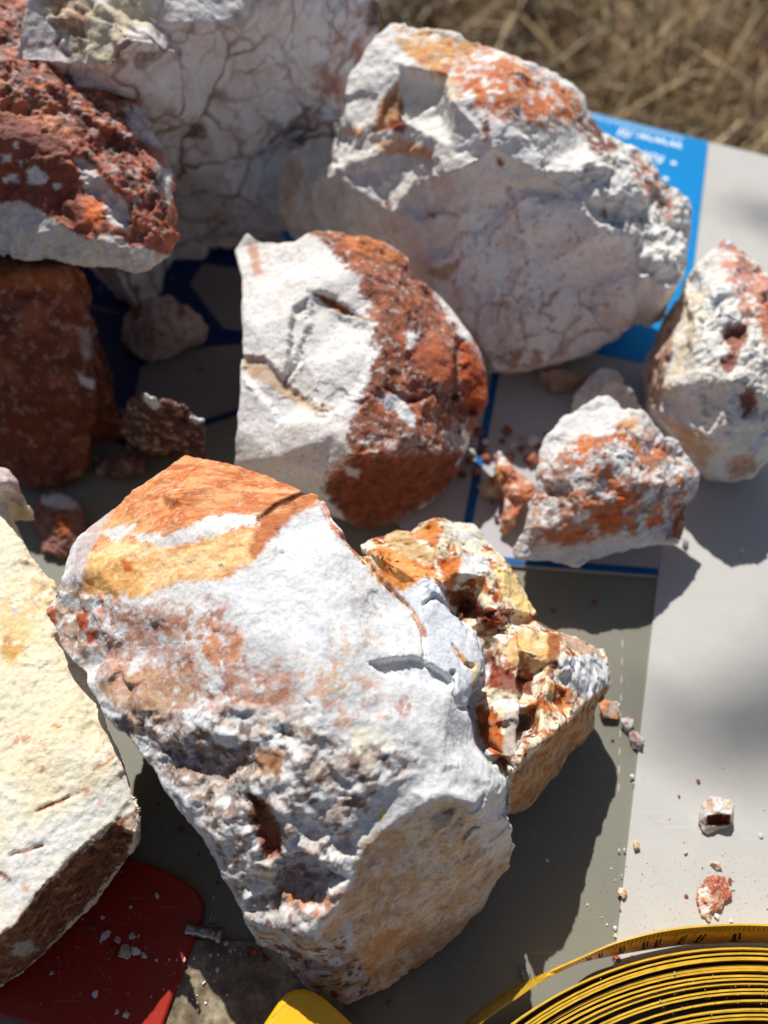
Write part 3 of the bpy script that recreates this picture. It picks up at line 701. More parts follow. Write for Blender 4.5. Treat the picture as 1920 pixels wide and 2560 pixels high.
def rock_middle():
    out = c3((190,180,58),(240,90,62),(330,130,62),(490,130,64),(560,85,66),(700,90,66),(850,90,65),(960,140,62),(1090,210,58),(1110,290,56),(1220,400,50),(1300,490,46),(1400,620,42),(1450,720,38),(1490,830,34),(1495,960,31),(1440,1050,28),(1400,1180,26),(1350,1250,24),(1330,1370,12),(1180,1500,5),(1000,1600,4),(850,1625,3),(700,1560,8),(560,1440,20),(380,1370,28),(160,1290,33),(190,1100,42),(205,900,48),(210,800,50),(215,500,56),(210,300,58))
    inn = c3((550,400,64),(400,300,62),(300,600,58),(550,750,57),(700,550,60),(330,780,54),(650,1010,52),(500,950,50),(420,1060,48),(700,1120,50),(850,700,60),(1000,400,62),(800,300,66),(1100,700,56),(1300,700,50),(900,950,54),(1250,950,46),(1100,1100,48),(780,1240,46),(1000,1225,46),(1200,1220,40),(1340,1225,30),(900,1400,20),(1150,1400,18),(620,1330,38),(400,1250,42))
    r = Rock([shell(out, inn, 0, .8, (-14, 178, 0))], .46, 3, 11)
    r.rough(1.3, 20, octv=3); r.refresh()
    r.rough(1.0, 18, kind='facets', ds=1); r.refresh()
    red = c3((560,70),(860,80),(1110,250),(1500,850),(1500,1000),(1350,1240),(1330,1380),(850,1640),(640,1400),(780,1240),(770,1080),(870,900),(930,700),(880,500),(800,300),(640,130))
    r.rough(1.9, 13, red, 18, 'facets', 3, 2); r.refresh()
    r.rough(.6, 5.5, red, 18, 'facets', 3, 13); r.refresh()
    r.rough(.4, 3.4, red, 18, 'ridged', 4, 3); r.refresh()
    # scooped fracture in the white half
    r.dent(c3((450,870),(560,560),(580,400),(640,420),(760,520),(860,560),(900,700),(820,900),(720,1000),(560,960)), 2.6, 16, 8); r.refresh()
    r.dent(c3((440,860),(480,480),(555,430),(560,600),(545,740),(490,800)), 2.4, 6, 4); r.refresh()
    r.dent(c3((215,730),(330,730),(430,850),(560,960),(690,1000),(660,1050),(420,1050),(350,960),(230,830)), 2.0, 8, 6); r.refresh()
    r.dent(c3((600,400),(680,410),(820,520),(740,510),(660,460)), 1.8, 7, 4); r.refresh()
    r.dent(c3((1060,620),(1330,660),(1340,800),(1260,900),(1090,840)), -1.6, 10, 8)
    r.crack(c3((1350,660),(1340,800),(1330,960),(1420,1000)), 22, 3.2)
    r.crack(c3((960,880),(1080,960),(1200,920),(1330,930)), 12, 1.6); r.refresh()
    r.rough(.16, 2.2, ds=6); r.refresh()
    r.base((232,231,229), (232,231,229), (226,222,216), W)
    r.paint(None, (214,192,166), .4, grain=.28, gscale=2, gsoft=.1)
    r.paint(None, (190,140,100), .7, grain=.42, gscale=1.6, gsoft=.06, ds=1)
    r.paint(c3((210,720),(330,730),(440,860),(600,980),(700,1000),(600,1020),(430,930),(260,830)), (TAN,(206,180,150)), .85, 6, 10, 4, ds=2)
    r.paint(c3((250,120),(300,170),(330,300),(280,310),(260,200)), PINK, .9, 5, 8, 3)
    r.paint(c3((580,400),(640,410),(760,470),(810,520),(720,500),(640,450)), ((140,78,36),(176,112,60)), 1, 3, 4, 2)
    r.line(c3((810,520),(860,535),(900,530)), 4, (170,110,66), .8, 3)
    r.paint(red, ((158,112,94),(140,92,76)), 1, 6, 26, 4, gscale=4, ds=3)
    r.paint(red, ((188,112,76),(176,98,66)), .7, 10, 20, 6, grain=.1, gscale=6, gsoft=.2, ds=4)
    r.paint(red, ((96,56,46),(110,66,54)), .8, 10, 20, 5, grain=.18, gscale=4, gsoft=.12, ds=5)
    r.paint(red, ((212,190,180),W2), .8, 8, 10, 5, grain=.33, gscale=2.2, gsoft=.07, ds=6)
    r.paint(c3((640,80),(860,80),(960,140),(1090,210),(1000,260),(800,200)), ((206,108,54),(224,150,90)), .75, 12, 20, 4, grain=-.1, gscale=3, ds=7)
    r.paint(c3((1340,660),(1420,640),(1495,840),(1490,1000),(1380,1000),(1350,850)), ((190,88,40),(156,70,36)), .85, 8, 12, 4, ds=8)
    r.paint(c3((1070,680),(1240,640),(1330,740),(1300,880),(1180,850)), ((150,78,52),(170,96,66)), .9, 8, 12, 4, ds=9)
    r.paint(c3((1060,600),(1140,600),(1130,660),(1080,690)), W, .85, 6, 8, 3)
    r.paint(c3((950,920),(1010,930),(1060,960),(1120,1040),(1110,1090),(1060,1070),(1010,1000),(960,1000)), (WB,W2), .95, 4, 8, 3)
    r.paint(c3((1250,1090),(1380,1060),(1400,1150),(1330,1230),(1270,1190)), (W2,(206,180,168)), .8, 8, 14, 3, grain=-.1, gscale=2.5, ds=10)
    r.paint(c3((780,1130),(1000,1140),(1330,1210),(1200,1270),(900,1250)), (W2,(176,140,124)), .8, 8, 14, 3, grain=.05, gscale=2.4, ds=11)
    low = c3((640,1410),(800,1250),(1050,1240),(1340,1240),(1330,1390),(1000,1620),(800,1640))
    r.paint(low, ((128,72,48),(106,58,42)), .9, 10, 20, 4, ds=12)
    r.paint(low, ((180,100,56),(160,86,50)), .5, 6, 14, 4, grain=.12, gscale=3, ds=13)
    r.paint(c3((740,1290),(830,1320),(820,1360),(760,1340)), W2, .9, 4, 6, 2)
    r.paint(c3((620,1330),(780,1240),(760,1300),(680,1370)), ((206,120,78),PINK), .8, 6, 12, 3, grain=0, ds=14)
    return r.done('rock', 'half white, half rust brown rock in the middle, behind the large ochre-topped rock')
rock_middle()

def rock_upper():
    out = c2((260,360,82),(275,260,88),(340,150,96),(420,85,100),(520,88,102),(640,110,102),(760,160,100),(880,210,96),(1000,260,90),(1050,320,86),(1062,370,82),(1130,430,76),(1240,500,68),(1330,590,60),(1400,670,50),(1405,760,44),(1370,900,30),(1330,950,24),(1270,1000,30),(1200,1090,24),(1130,1130,20),(1050,1170,18),(950,1190,17),(860,1212,16),(760,1217,16),(725,1150,20),(690,1080,26),(630,1040,30),(560,970,38),(520,880,44),(460,840,46),(340,800,44),(220,770,38),(90,742,34),(50,690,40),(60,600,48),(90,500,58),(150,450,64),(240,450,72),(230,400,78))
    inn = c2((700,600,77),(800,612,75),(950,632,72),(1010,650,71),(1110,765,64),(1220,785,60),(1232,910,46),(620,330,97),(470,215,97),(600,255,97),(560,340,88),(455,395,86),(440,250,94),(800,300,98),(900,400,90),(610,480,86),(640,560,82),(350,500,76),(500,590,73),(660,800,57),(550,880,48),(420,700,63),(440,560,72),(240,580,66),(760,480,90),(900,560,82),(1150,560,76),(1250,650,66),(1340,760,54),(1300,900,38),(900,900,46),(1050,900,45),(800,1000,37),(1000,1080,27),(760,800,55),(150,600,58))
    s2 = shell(c2((1222,800,56),(1240,770,58),(1300,745,58),(1372,765,54),(1392,830,52),(1378,905,49),(1330,948,48),(1280,925,49),(1236,912,50)), c2((1300,840,55),), 22, .8, P(1640, 640, 30))
    r = Rock([shell(out, inn, 0, .82, (36, 285, 0)), s2], .55, 2, 21)
    r.rough(1.8, 28, octv=3); r.refresh()
    r.rough(1.6, 20, kind='facets', ds=1); r.refresh()
    ltl = c2((230,400),(600,500),(700,620),(650,800),(540,900),(330,790),(60,740),(60,600),(150,460))
    r.rough(2.0, 10, ltl, 20, 'facets', 3, 2); r.refresh()
    rgt = c2((1000,640),(1060,500),(1240,500),(1410,680),(1370,900),(1240,930),(1220,790),(1110,770))
    r.rough(2.4, 9, rgt, 20, 'facets', 3, 3); r.refresh()
    r.rough(1.2, 3.6, rgt, 20, 'ridged', 3, 4); r.refresh()
    r.rough(2.0, 6, c2((1225,780),(1380,750),(1390,900),(1330,950),(1235,915)), 6, 'facets', 3, 14); r.refresh()
    r.dent(c2((450,225),(600,250),(575,330),(470,395),(445,340)), 5, 7, 4); r.refresh()
    r.dent(c2((395,330),(440,270),(455,400),(380,430)), 2.5, 6, 4)
    r.dent(c2((1060,660),(1180,680),(1180,745),(1080,720)), 4.5, 8, 6)
    r.dent(c2((640,500),(760,560),(960,600),(900,470),(780,470)), 1.6, 20, 8); r.refresh()
    fr = c2((560,900),(700,630),(1000,660),(1210,800),(1240,920),(1200,1090),(1000,1180),(760,1217),(690,1080))
    r.rough(5.0, 30, fr, 26, 'facets', 3, 18); r.refresh(); r.rough(.8, 11, fr, 20, 'facets', 3, 16); r.refresh(); r.rough(.3, 4, fr, 20, 'ridged', 3, 17); r.refresh()
    r.rough(.45, 3, ds=6); r.refresh()
    r.base((234,232,229), (234,232,229), (228,224,217), W)
    r.paint(None, (216,192,166), .35, grain=.24, gscale=4, gsoft=.14)
    r.paint(c2((470,130),(620,120),(780,170),(900,230),(1010,300),(1050,370),(960,430),(850,410),(700,340),(560,240),(480,200)), ((206,120,74),(216,146,100)), .95, 8, 22, 6, grain=-.12, gscale=5, ds=1)
    r.paint(c2((420,90),(560,90),(700,150),(640,220),(520,220),(470,190)), ((224,180,120),(214,160,100)), .85, 8, 16, 5, grain=-.1, gscale=4, ds=2)
    r.paint(c2((610,270),(800,210),(960,300),(1040,400),(900,420),(760,390),(640,330)), ((190,88,50),(206,120,80)), .7, 12, 22, 5, grain=.05, gscale=4, ds=3)
    r.paint(c2((620,180),(760,170),(700,260),(640,280)), W, .7, 8, 14, 4, grain=.1, gscale=3, ds=4)
    r.paint(c2((1010,380),(1060,380),(1170,480),(1150,510),(1080,500),(1040,440)), ((130,66,36),(104,50,34)), .9, 6, 14, 4, grain=-.2, gscale=3, ds=5)
    r.paint(c2((1220,500),(1290,560),(1360,680),(1340,740),(1260,640),(1210,560)), ((176,98,64),(200,140,110)), .85, 8, 14, 4, grain=-.1, gscale=3, ds=6)
    r.paint(c2((360,470),(440,450),(560,500),(550,530),(450,510),(380,500)), ((224,160,104),LO), .95, 6, 10, 3, ds=7)
    r.paint(c2((390,330),(440,270),(460,360),(440,420),(350,440)), ((196,150,96),(180,120,70)), .9, 5, 8, 4, ds=8)
    r.paint(c2((410,390),(470,400),(460,440),(410,430)), ((130,56,34),(160,84,50)), .9, 4, 8, 3)
    r.paint(c2((260,420),(330,420),(320,450),(250,450)), LO, .8, 5, 8, 3)
    r.paint(c2((600,250),(640,260),(620,340),(600,330)), CREAM, .6, 8, 10, 3)
    for p in (((715,400),(735,400),(750,450),(730,470)), ((760,510),(780,520),(790,560),(770,545)), ((640,960),(700,950),(725,1010),(690,1040),(640,1020)), ((745,1060),(790,1070),(800,1110),(760,1110)), ((400,650),(425,650),(415,690),(395,680)), ((945,640),(970,640),(960,680)), ((540,700),(565,700),(560,725)), ((850,700),(870,700),(860,740)), ((845,860),(862,860),(858,900),(845,900)), ((1100,680),(1130,690),(1120,720))):
        r.paint(c2(*p), ((130,56,34),(112,60,44)), .9, 4, 9, 3, ds=9)
    front = c2((560,900),(700,620),(1000,650),(1220,800),(1240,920),(1200,1090),(1000,1180),(760,1217),(690,1080))
    r.paint(front, ((244,240,237),(246,243,241)), .9, 10, 10, 8, ds=10)  # shaded front painted whiter to stand in for bounced light
    r.line(c2((810,620),(845,760),(865,900),(845,1020),(870,1180)), 5, (160,110,84), .6, 16, 3)
    r.paint(fr, ((226,204,186),(214,190,172)), .5, 15, 20, 8, grain=.2, gscale=9, gsoft=.2, ds=60)
    r.paint(fr, ((186,134,104),(170,114,88)), .7, 10, 10, 4, grain=.36, gscale=2.5, gsoft=.08, ds=61)
    r.veins((164,112,80), 24, .05, .7, c2((640,950),(1100,950),(1200,1090),(1000,1180),(760,1217)), 20, 3)
    r.paint(c2((730,1150),(1000,1150),(900,1215),(760,1217)), ((150,92,54),(190,146,110)), .8, 10, 14, 4, grain=-.05, gscale=4, ds=11)
    r.paint(c2((660,850),(560,880),(530,900),(600,930)), ((176,130,86),TAN), .8, 6, 10, 4)
    r.paint(ltl, ((220,208,194),(206,186,170)), .5, 15, 20, 6, grain=.0, gscale=6, ds=12)
    r.paint(c2((50,560),(100,500),(130,560),(90,720),(60,740)), ((206,170,110),CREAM), .6, 10, 14, 4)
    return r.done('rock', 'big white rock with an orange streaked crest at the far side of the table')
rock_upper()

def rock_veined():
    out = [(80,-60,128),(180,-190,126),(400,-240,124),(700,-240,120),(880,-160,112),(945,-20,98)] + [(942,70,90),(900,140,82),(868,190,76),(862,290,62),(800,330,54),(765,345,50),(725,370,44),(705,420,36),(695,465,28),(670,510,20),(637,560,12),(600,600,6),(567,626,3),(500,616,5),(440,598,4),(380,590,4),(300,570,5),(150,540,14),(40,420,60),(20,150,112)]
    inn = [(270,165,112),(400,60,114),(580,50,112),(720,0,110),(850,-10,104),(500,150,100),(520,300,76),(560,430,50),(600,520,30),(720,200,82),(720,300,64),(400,400,60),(330,100,119),(250,0,124),(450,-60,122),(650,-80,120),(480,520,28)]
    V = np.array([(x, y, z) for z in (0, 58) for (x, y) in ((-205, 300), (-82, 300), (-75, 360), (-205, 360))], float)
    s2 = (V, [[3,2,1,0],[4,5,6,7],[0,1,5,4],[1,2,6,5],[2,3,7,6],[3,0,4,7]])  # hidden box added to stop sunlight leaking onto the leaflet
    r = Rock([shell(out, inn, 0, .86, (-55, 345, 0)), s2], .75, 3, 31)
    r.rough(2.2, 36, octv=3); r.refresh(); r.rough(1.2, 14, kind='facets', ds=1); r.refresh()
    lit = c1((180,0),(620,0),(700,90),(560,110),(520,230),(460,310),(330,240),(200,60))
    r.rough(2.2, 8, lit, 20, 'facets', 3, 2); r.refresh()
    r.base((232,226,223), (226,218,214), (236,232,230))
    m = r.veins((112,80,58), 27, .07, .95, None, ds=1); r.push(-.9 * m); r.refresh()
    m = r.veins((140,104,80), 13, .07, .7, None, ds=4); r.refresh()
    r.paint(None, (206,184,170), .4, grain=.15, gscale=12, gsoft=.25)
    r.paint(c1((1500,60),(1640,0),(1640,140),(1520,330),(1480,520),(1340,560),(1300,420)), ((170,96,72),(150,84,66)), .7, 30, 40, 8, grain=-.05, gscale=8, gsoft=.2, ds=2)
    r.paint(lit, ((226,212,180),(214,196,160)), .8, 12, 20, 5, ds=3)
    r.paint(c1((160,0),(330,0),(400,90),(330,220),(250,110)), ((150,96,76),(176,130,104)), .8, 14, 20, 5, grain=-.1, gscale=4, ds=5)
    r.paint(c1((720,0),(1010,0),(1000,110),(880,100),(760,70)), (W,WB), .8, 12, 20, 5, ds=6)
    r.paint(c1((1600,0),(1650,0),(1640,110),(1580,150)), ((120,50,36),(90,44,36)), .8, 8, 10, 4)
    r.rough(.35, 3, ds=6)
    return r.done('rock', 'tall pale rock with brown vein network at the back left, mostly in shade')
rock_veined()

def rock_dark():
    out = c1((-260,-300,124),(60,-300,122),(150,0,112),(250,110,108),(330,230,104),(430,290,101),(520,390,98),(600,440,95),(650,530,92),(700,620,89),(745,720,86),(755,900,82),(775,1020,79),(730,1120,77),(640,1172,76),(590,1187,76),(450,1162,76),(300,1133,76),(130,1133,76),(0,1112,76),(-260,1080,76))
    inn = c1((0,880,88),(180,920,88),(380,1030,86),(560,1080,83),(680,1000,85),(500,800,96),(300,700,99),(100,600,104),(200,350,110),(380,500,104),(560,620,97),(0,300,114),(350,820,93),(-150,600,106),(640,760,92))
    r = Rock([shell(out, inn, 76, .8, (-105, 250, 0))], .52, 2, 41)
    r.rough(1.6, 24, octv=3); r.refresh(); r.rough(1.4, 10, kind='facets', ds=1); r.refresh()
    up = c1((-50,-50),(150,0),(520,400),(680,650),(760,900),(760,1020),(600,1050),(560,900),(450,760),(330,650),(200,480),(0,430))
    r.rough(2.0, 10, up, 25, 'facets', 3, 2); r.refresh(); r.rough(.9, 3.6, up, 25, 'ridged', 3, 3); r.refresh()
    r.dent(c1((300,660),(400,700),(480,800),(540,900),(560,960),(470,950),(390,840)), 2.2, 10, 8)
    r.dent(c1((0,420),(150,430),(250,480),(180,520),(0,480)), 1.6, 14, 10)
    r.dent(c1((470,540),(600,640),(620,730),(540,700),(430,600)), 2.4, 12, 10); r.refresh()
    r.rough(.5, 2.2, ds=7); r.refresh()
    r.base((164,84,56), (140,68,48), (182,98,62), scale=10)
    r.paint(None, ((196,104,60),(210,130,84)), .7, grain=.14, gscale=5, gsoft=.12, ds=1)
    r.paint(up, ((92,58,46),(70,50,44)), .85, 25, 20, 5, grain=.08, gscale=5, gsoft=.1, ds=2)
    r.paint(up, ((200,184,176),(170,156,150)), .75, 20, 20, 5, grain=.26, gscale=2.6, gsoft=.07, ds=3)
    r.paint(c1((-40,460),(150,440),(280,600),(300,760),(340,900),(380,1030),(180,920),(-40,870)), ((124,56,38),(104,44,32)), .8, 14, 14, 4, gscale=2, ds=4)
    r.paint(c1((0,420),(120,430),(330,560),(330,620),(180,560),(0,480)), ((204,112,66),(220,150,110)), .8, 14, 18, 4, grain=-.1, gscale=3, ds=5)
    for p in (((115,730),(160,720),(210,770),(180,800),(125,790)), ((10,760),(70,755),(80,785),(20,790)), ((5,670),(50,670),(45,705),(10,700)), ((235,790),(270,800),(255,825),(235,815)), ((60,350),(85,350),(80,375),(60,370)), ((55,615),(75,615),(75,635),(55,635)), ((75,695),(105,695),(95,715))):
        r.paint(c1(*p), ((226,224,222),(206,206,206)), 1, 4, 9, 1.6, ds=6)
    bot = c1((-60,880),(110,870),(200,930),(290,990),(380,1035),(480,1000),(560,1060),(650,1080),(740,1110),(640,1190),(300,1150),(-60,1130))
    r.paint(bot, ((222,214,200),(206,202,200)), 1, 3, 8, 3, ds=7)
    r.paint(bot, (200,170,130), .5, 4, 8, 3, grain=.15, gscale=4, ds=8)
    r.paint(c1((300,260),(420,280),(510,380),(430,385),(340,370),(300,320)), (WB,W2), .95, 4, 8, 3, ds=9)
    r.paint(c1((540,440),(600,450),(670,560),(740,720),(755,850),(720,880),(690,760),(640,640),(560,560)), ((206,206,210),(196,176,166)), .95, 6, 12, 4, grain=-.4, gscale=3, ds=10)
    r.paint(c1((610,620),(700,640),(720,720),(650,700)), ((170,84,50),(190,110,70)), .8, 6, 10, 4)
    r.paint(c1((320,680),(380,700),(460,800),(550,890),(560,1010),(470,960),(420,900),(370,820)), ((212,206,202),(190,180,176)), .9, 4, 10, 3, ds=11)
    r.paint(c1((370,860),(430,860),(460,930),(430,990),(380,960)), ((232,120,44),(210,96,36)), .95, 5, 10, 3, ds=12)
    r.paint(c1((610,940),(700,960),(770,1020),(700,1090),(620,1050)), ((176,98,68),(150,70,46)), .8, 6, 12, 4, grain=-.15, ds=13)
    return r.done('rock', 'dark red rock crusted with white specks, perched at the upper left edge', mat=ROCK_GLINT)
rock_dark()

def rock_shaded():
    out = c6((-400,20,74),(-100,20,74),(200,20,74),(400,30,74),(490,60,73),(500,260,62),(530,340,58),(540,560,46),(570,800,32),(540,1000,20),(520,1200,9),(490,1330,4),(360,1372,2),(180,1382,2),(100,1340,3),(0,1250,8),(-400,1200,8))
    inn = c6((200,300,64),(250,600,48),(250,900,32),(250,1150,16),(-100,600,50),(400,700,41),(430,1100,17),(0,900,34))
    o2 = [(-160, 640, 74), (200, 640, 74), (205, 560, 72), (150, 480, 70), (-160, 480, 70)]
    s1 = shell(out, inn, 0, .72, (-135, 205, 0), back=6)
    b = 74; V = np.array([(-190,195,74),(-96,195,74),(-128,262,73),(-190,270,73),(-190,190,0),(-98,190,0),(-155,262,0),(-190,270,0)], float)
    s2 = (V, [[0,1,2,3],[7,6,5,4],[0,4,5,1],[1,5,6,2],[2,6,7,3],[3,7,4,0]])
    r = Rock([s1, s2], .75, 4, 51)
    r.rough(1.8, 24, octv=3); r.refresh(); r.rough(1.6, 12, kind='facets', ds=1); r.refresh(); r.rough(.9, 4, kind='ridged', ds=2); r.refresh()
    r.base((132,72,52), (106,58,44), (154,92,68), scale=12)
    r.paint(None, ((176,150,140),(150,120,110)), .6, grain=.26, gscale=3, gsoft=.08)
    r.paint(c6((0,60),(480,60),(490,170),(0,190)), ((150,84,44),(176,104,56)), .7, 20, 20, 6, ds=2)
    r.paint(c6((460,430),(540,420),(545,560),(500,640)), ((190,180,180),(150,130,126)), .8, 8, 12, 4)
    r.paint(c6((470,700),(560,740),(560,790),(480,760)), (206,206,214), .9, 5, 6, 3)
    r.paint(c6((0,900),(520,850),(520,1200),(480,1340),(200,1380),(0,1240)), ((120,60,36),(96,48,34)), .6, 30, 20, 6, grain=-.1, gscale=6, ds=3)
    return r.done('rock', 'brown rock in shade at the left edge, under the white-specked dark red rock')
rock_shaded()

def rock_slab():
    out = e4((-260,60,56),(-60,80,56),(40,180,54),(70,330,52),(130,480,51),(180,560,50),(250,640,50),(345,740,49),(400,890,48),(440,1060,48),(500,1170,48),(550,1320,48),(610,1480,48),(650,1600,48),(690,1700,48),(760,1840,47),(790,1950,46),(820,2040,45),(862,2150,51))
    out += c7((606,230,50),(598,330,42),(566,400,30),(500,480,16),(420,600,12),(330,690,10),(200,830,7),(100,930,6),(0,990,5),(-300,1120,5))
    inn = c7((560,250,42),(480,270,45),(380,350,46),(270,450,46),(180,550,46),(70,700,46),(20,740,46),(-160,860,46))
    inn += [(60,1500,53),(150,1700,52),(60,1900,51),(200,1900,50),(-60,1700,54),(20,2100,49),(-60,2050,50)]
    s2 = shell(e4((-120,60,62),(0,38,62),(60,55,61),(115,130,58),(158,220,54),(142,292,50),(90,280,50),(40,240,52),(-120,230,54)), e4((40,140,64),(100,200,58)), 40, .8, P(0, 1230, 50))
    r = Rock([shell(out, inn, 0, .70, (-100, 58, 0)), s2], .5, 3, 61)
    r.rough(.8, 30, octv=3); r.refresh(); r.rough(.6, 14, kind='facets', ds=1); r.refresh()
    side = c7((600,200),(480,280),(270,460),(60,710),(-60,800),(-60,1030),(200,830),(550,420))
    r.rough(1.2, 6, side, 10, 'facets', 3, 2); r.refresh(); r.rough(.7, 2.6, side, 10, 'ridged', 3, 3); r.refresh()
    rim = e4((250,640),(350,740),(390,1060),(540,1480),(760,1840),(840,2100),(770,2050),(640,1750),(400,1300),(270,900),(120,600))
    r.rough(1.5, 5, rim, 10, 'facets', 3, 4); r.refresh()
    r.rough(.35, 1.8, octv=3, ds=5); r.refresh()
    r.crack(c7((160,220),(230,190),(300,160)), 5, .8); r.crack(c7((40,410),(110,395),(180,370)), 5, .8); r.crack(c7((0,490),(40,520)), 6, 1.0); r.refresh()
    r.base((234,226,204), (230,218,188), (236,230,216), scale=22)
    r.paint(e4((0,1500),(500,1500),(820,2100),(500,2212),(0,2212)), (236,220,176), .35, 60, 40, 10, ds=1)
    r.paint(c7((0,380),(300,160),(560,60),(560,220),(380,340),(60,700),(0,740)), (WB,(226,224,216)), .75, 40, 40, 8, ds=2)
    r.paint(e4((0,900),(120,750),(300,680),(340,800),(200,1100),(100,1240),(0,1220)), ((220,176,104),(226,196,140)), .75, 25, 30, 4, grain=-.1, gscale=5, gsoft=.2, ds=3)
    r.paint(e4((10,1150),(140,1120),(150,1200),(60,1250),(10,1210)), ((190,140,60),(206,160,84)), .85, 10, 18, 3, ds=4)
    r.paint(e4((20,1090),(70,1070),(60,1120),(20,1140)), (170,110,60), .8, 8, 12, 3)
    for p in (((100,1680),(180,1690),(160,1760),(90,1740)), ((245,1850),(300,1860),(290,1920),(250,1910)), ((140,1770),(180,1770),(170,1840)), ((190,1730),(220,1740),(210,1780)), ((260,1740),(290,1760),(270,1790)), ((195,840),(230,850),(215,890)), ((465,2010),(570,2020),(560,2060),(470,2040)), ((600,2080),(660,2090),(650,2150),(610,2140))):
        r.paint(e4(*p), ((196,116,84),(206,150,120)), .75, 6, 14, 2, grain=.0, gscale=1.6, ds=5)
    for p in (((310,1630),(370,1640)), ((570,1900),(640,1870),(700,1820)), ((230,2150),(330,2110),(380,2100)), ((380,1580),(440,1590))):
        r.line(e4(*p), 5, (190,124,70), .8, 6, 3)
    r.line(c7((160,220),(230,190),(340,140)), 5, (170,100,50), .8, 4); r.line(c7((40,410),(110,395),(180,370)), 6, (206,120,50), .8, 5); r.line(c7((0,490),(40,520)), 8, (120,50,24), .8, 4)
    r.paint(c7((90,540),(130,540),(130,560),(95,560)), (210,150,80), .7, 5, 8, 2)
    r.paint(rim, ((206,184,160),(190,150,120)), .55, 8, 10, 3, grain=.0, gscale=2.5, ds=6)
    r.paint(e4((60,880),(110,900),(130,940),(80,950)), (206,200,204), .8, 5, 6, 3)
    r.paint(e4((-120,20),(60,40),(160,220),(140,300),(70,260),(0,190),(-120,200)), ((206,196,196),(176,150,140)), .9, 6, 8, 3, ds=17)
    r.paint(side, ((112,66,44),(130,80,52)), .97, 3, 16, 3, gscale=4, ds=7)
    r.paint(side, ((86,46,32),(96,56,40)), .8, 4, 8, 3, grain=.08, gscale=3, gsoft=.1, ds=8)
    r.paint(side, ((170,120,80),(186,146,108)), .7, 4, 8, 3, grain=.27, gscale=2.4, gsoft=.08, ds=9)
    r.paint(c7((60,790),(130,780),(170,820),(110,850),(60,840)), ((190,184,172),(170,160,146)), .9, 5, 8, 3)
    r.paint(c7((540,240),(600,230),(590,320),(540,310)), ((190,170,154),(206,186,166)), .8, 8, 10, 3)
    return r.done('rock', 'flat cream yellow slab with a brown broken side at the lower left edge')
rock_slab()

def rock_small_orange():
    out = e1((740,980,42),(830,1050,42),(950,1090,40),(1050,1200,36),(1160,1270,32),(1210,1340,30),(1270,1450,26),(1240,1580,22),(1200,1640,21),(1160,1790,17),(1130,1830,16),(1050,1830,16),(930,1870,16),(750,1920,16),(560,1970,16),(400,1950,17),(210,1920,18),(200,1870,20),(240,1760,25),(260,1680,28),(300,1560,31),(340,1400,35),(360,1300,37),(430,1170,39),(470,1100,40),(600,1040,41),(680,1000,42))
    inn = e1((700,1300,44),(900,1500,38),(600,1650,34),(900,1750,25),(400,1750,28),(800,1150,45),(1100,1500,32),(500,1450,38),(600,1850,22))
    r = Rock([shell(out, inn, 0, .55, (64, 162, 0))], .46, 3, 71)
    r.rough(1.2, 14, octv=3); r.refresh(); r.rough(1.3, 12, kind='facets', ds=1); r.refresh()
    mid = e1((360,1320),(620,1220),(1000,1180),(1260,1450),(1150,1800),(800,1800),(300,1850),(300,1600))
    r.rough(1.0, 6, mid, 12, 'facets', 3, 2); r.refresh(); r.rough(.5, 3.0, mid, 12, 'ridged', 3, 3); r.refresh(); r.rough(.4, 2, ds=4); r.refresh()
    r.base((226,220,208), W2, W)
    r.paint(mid, ((176,116,88),(190,132,102)), .85, 12, 20, 4, grain=.0, gscale=6, gsoft=.12, ds=1)
    r.paint(mid, ((200,112,62),(210,126,74)), .9, 12, 20, 4, grain=.1, gscale=9, gsoft=.1, ds=2)
    r.paint(mid, ((140,126,120),(122,104,98)), .6, 12, 20, 4, grain=.2, gscale=6, gsoft=.1, ds=3)
    r.paint(mid, (W,W2), .85, 12, 20, 4, grain=.2, gscale=6, gsoft=.08, ds=4)
    r.paint(e1((570,1600),(820,1580),(820,1720),(680,1760)), ((200,110,56),(176,90,50)), .85, 8, 16, 3, ds=5)
    r.paint(e1((370,1780),(560,1720),(680,1830),(480,1860)), ((176,92,52),(200,124,76)), .85, 8, 16, 3, ds=6)
    r.paint(e1((780,1500),(860,1540),(830,1620),(780,1580)), ((222,110,40),(206,100,44)), .9, 6, 10, 3)
    r.paint(e1((950,1700),(1040,1660),(1060,1720),(970,1750)), ((222,110,40),(206,100,44)), .9, 6, 10, 3)
    r.paint(e1((800,1130),(930,1130),(880,1200),(780,1190)), LO, .8, 8, 14, 3)
    return r.done('rock', 'smaller orange and white mottled rock standing at the brochure corner, right of centre')
rock_small_orange()

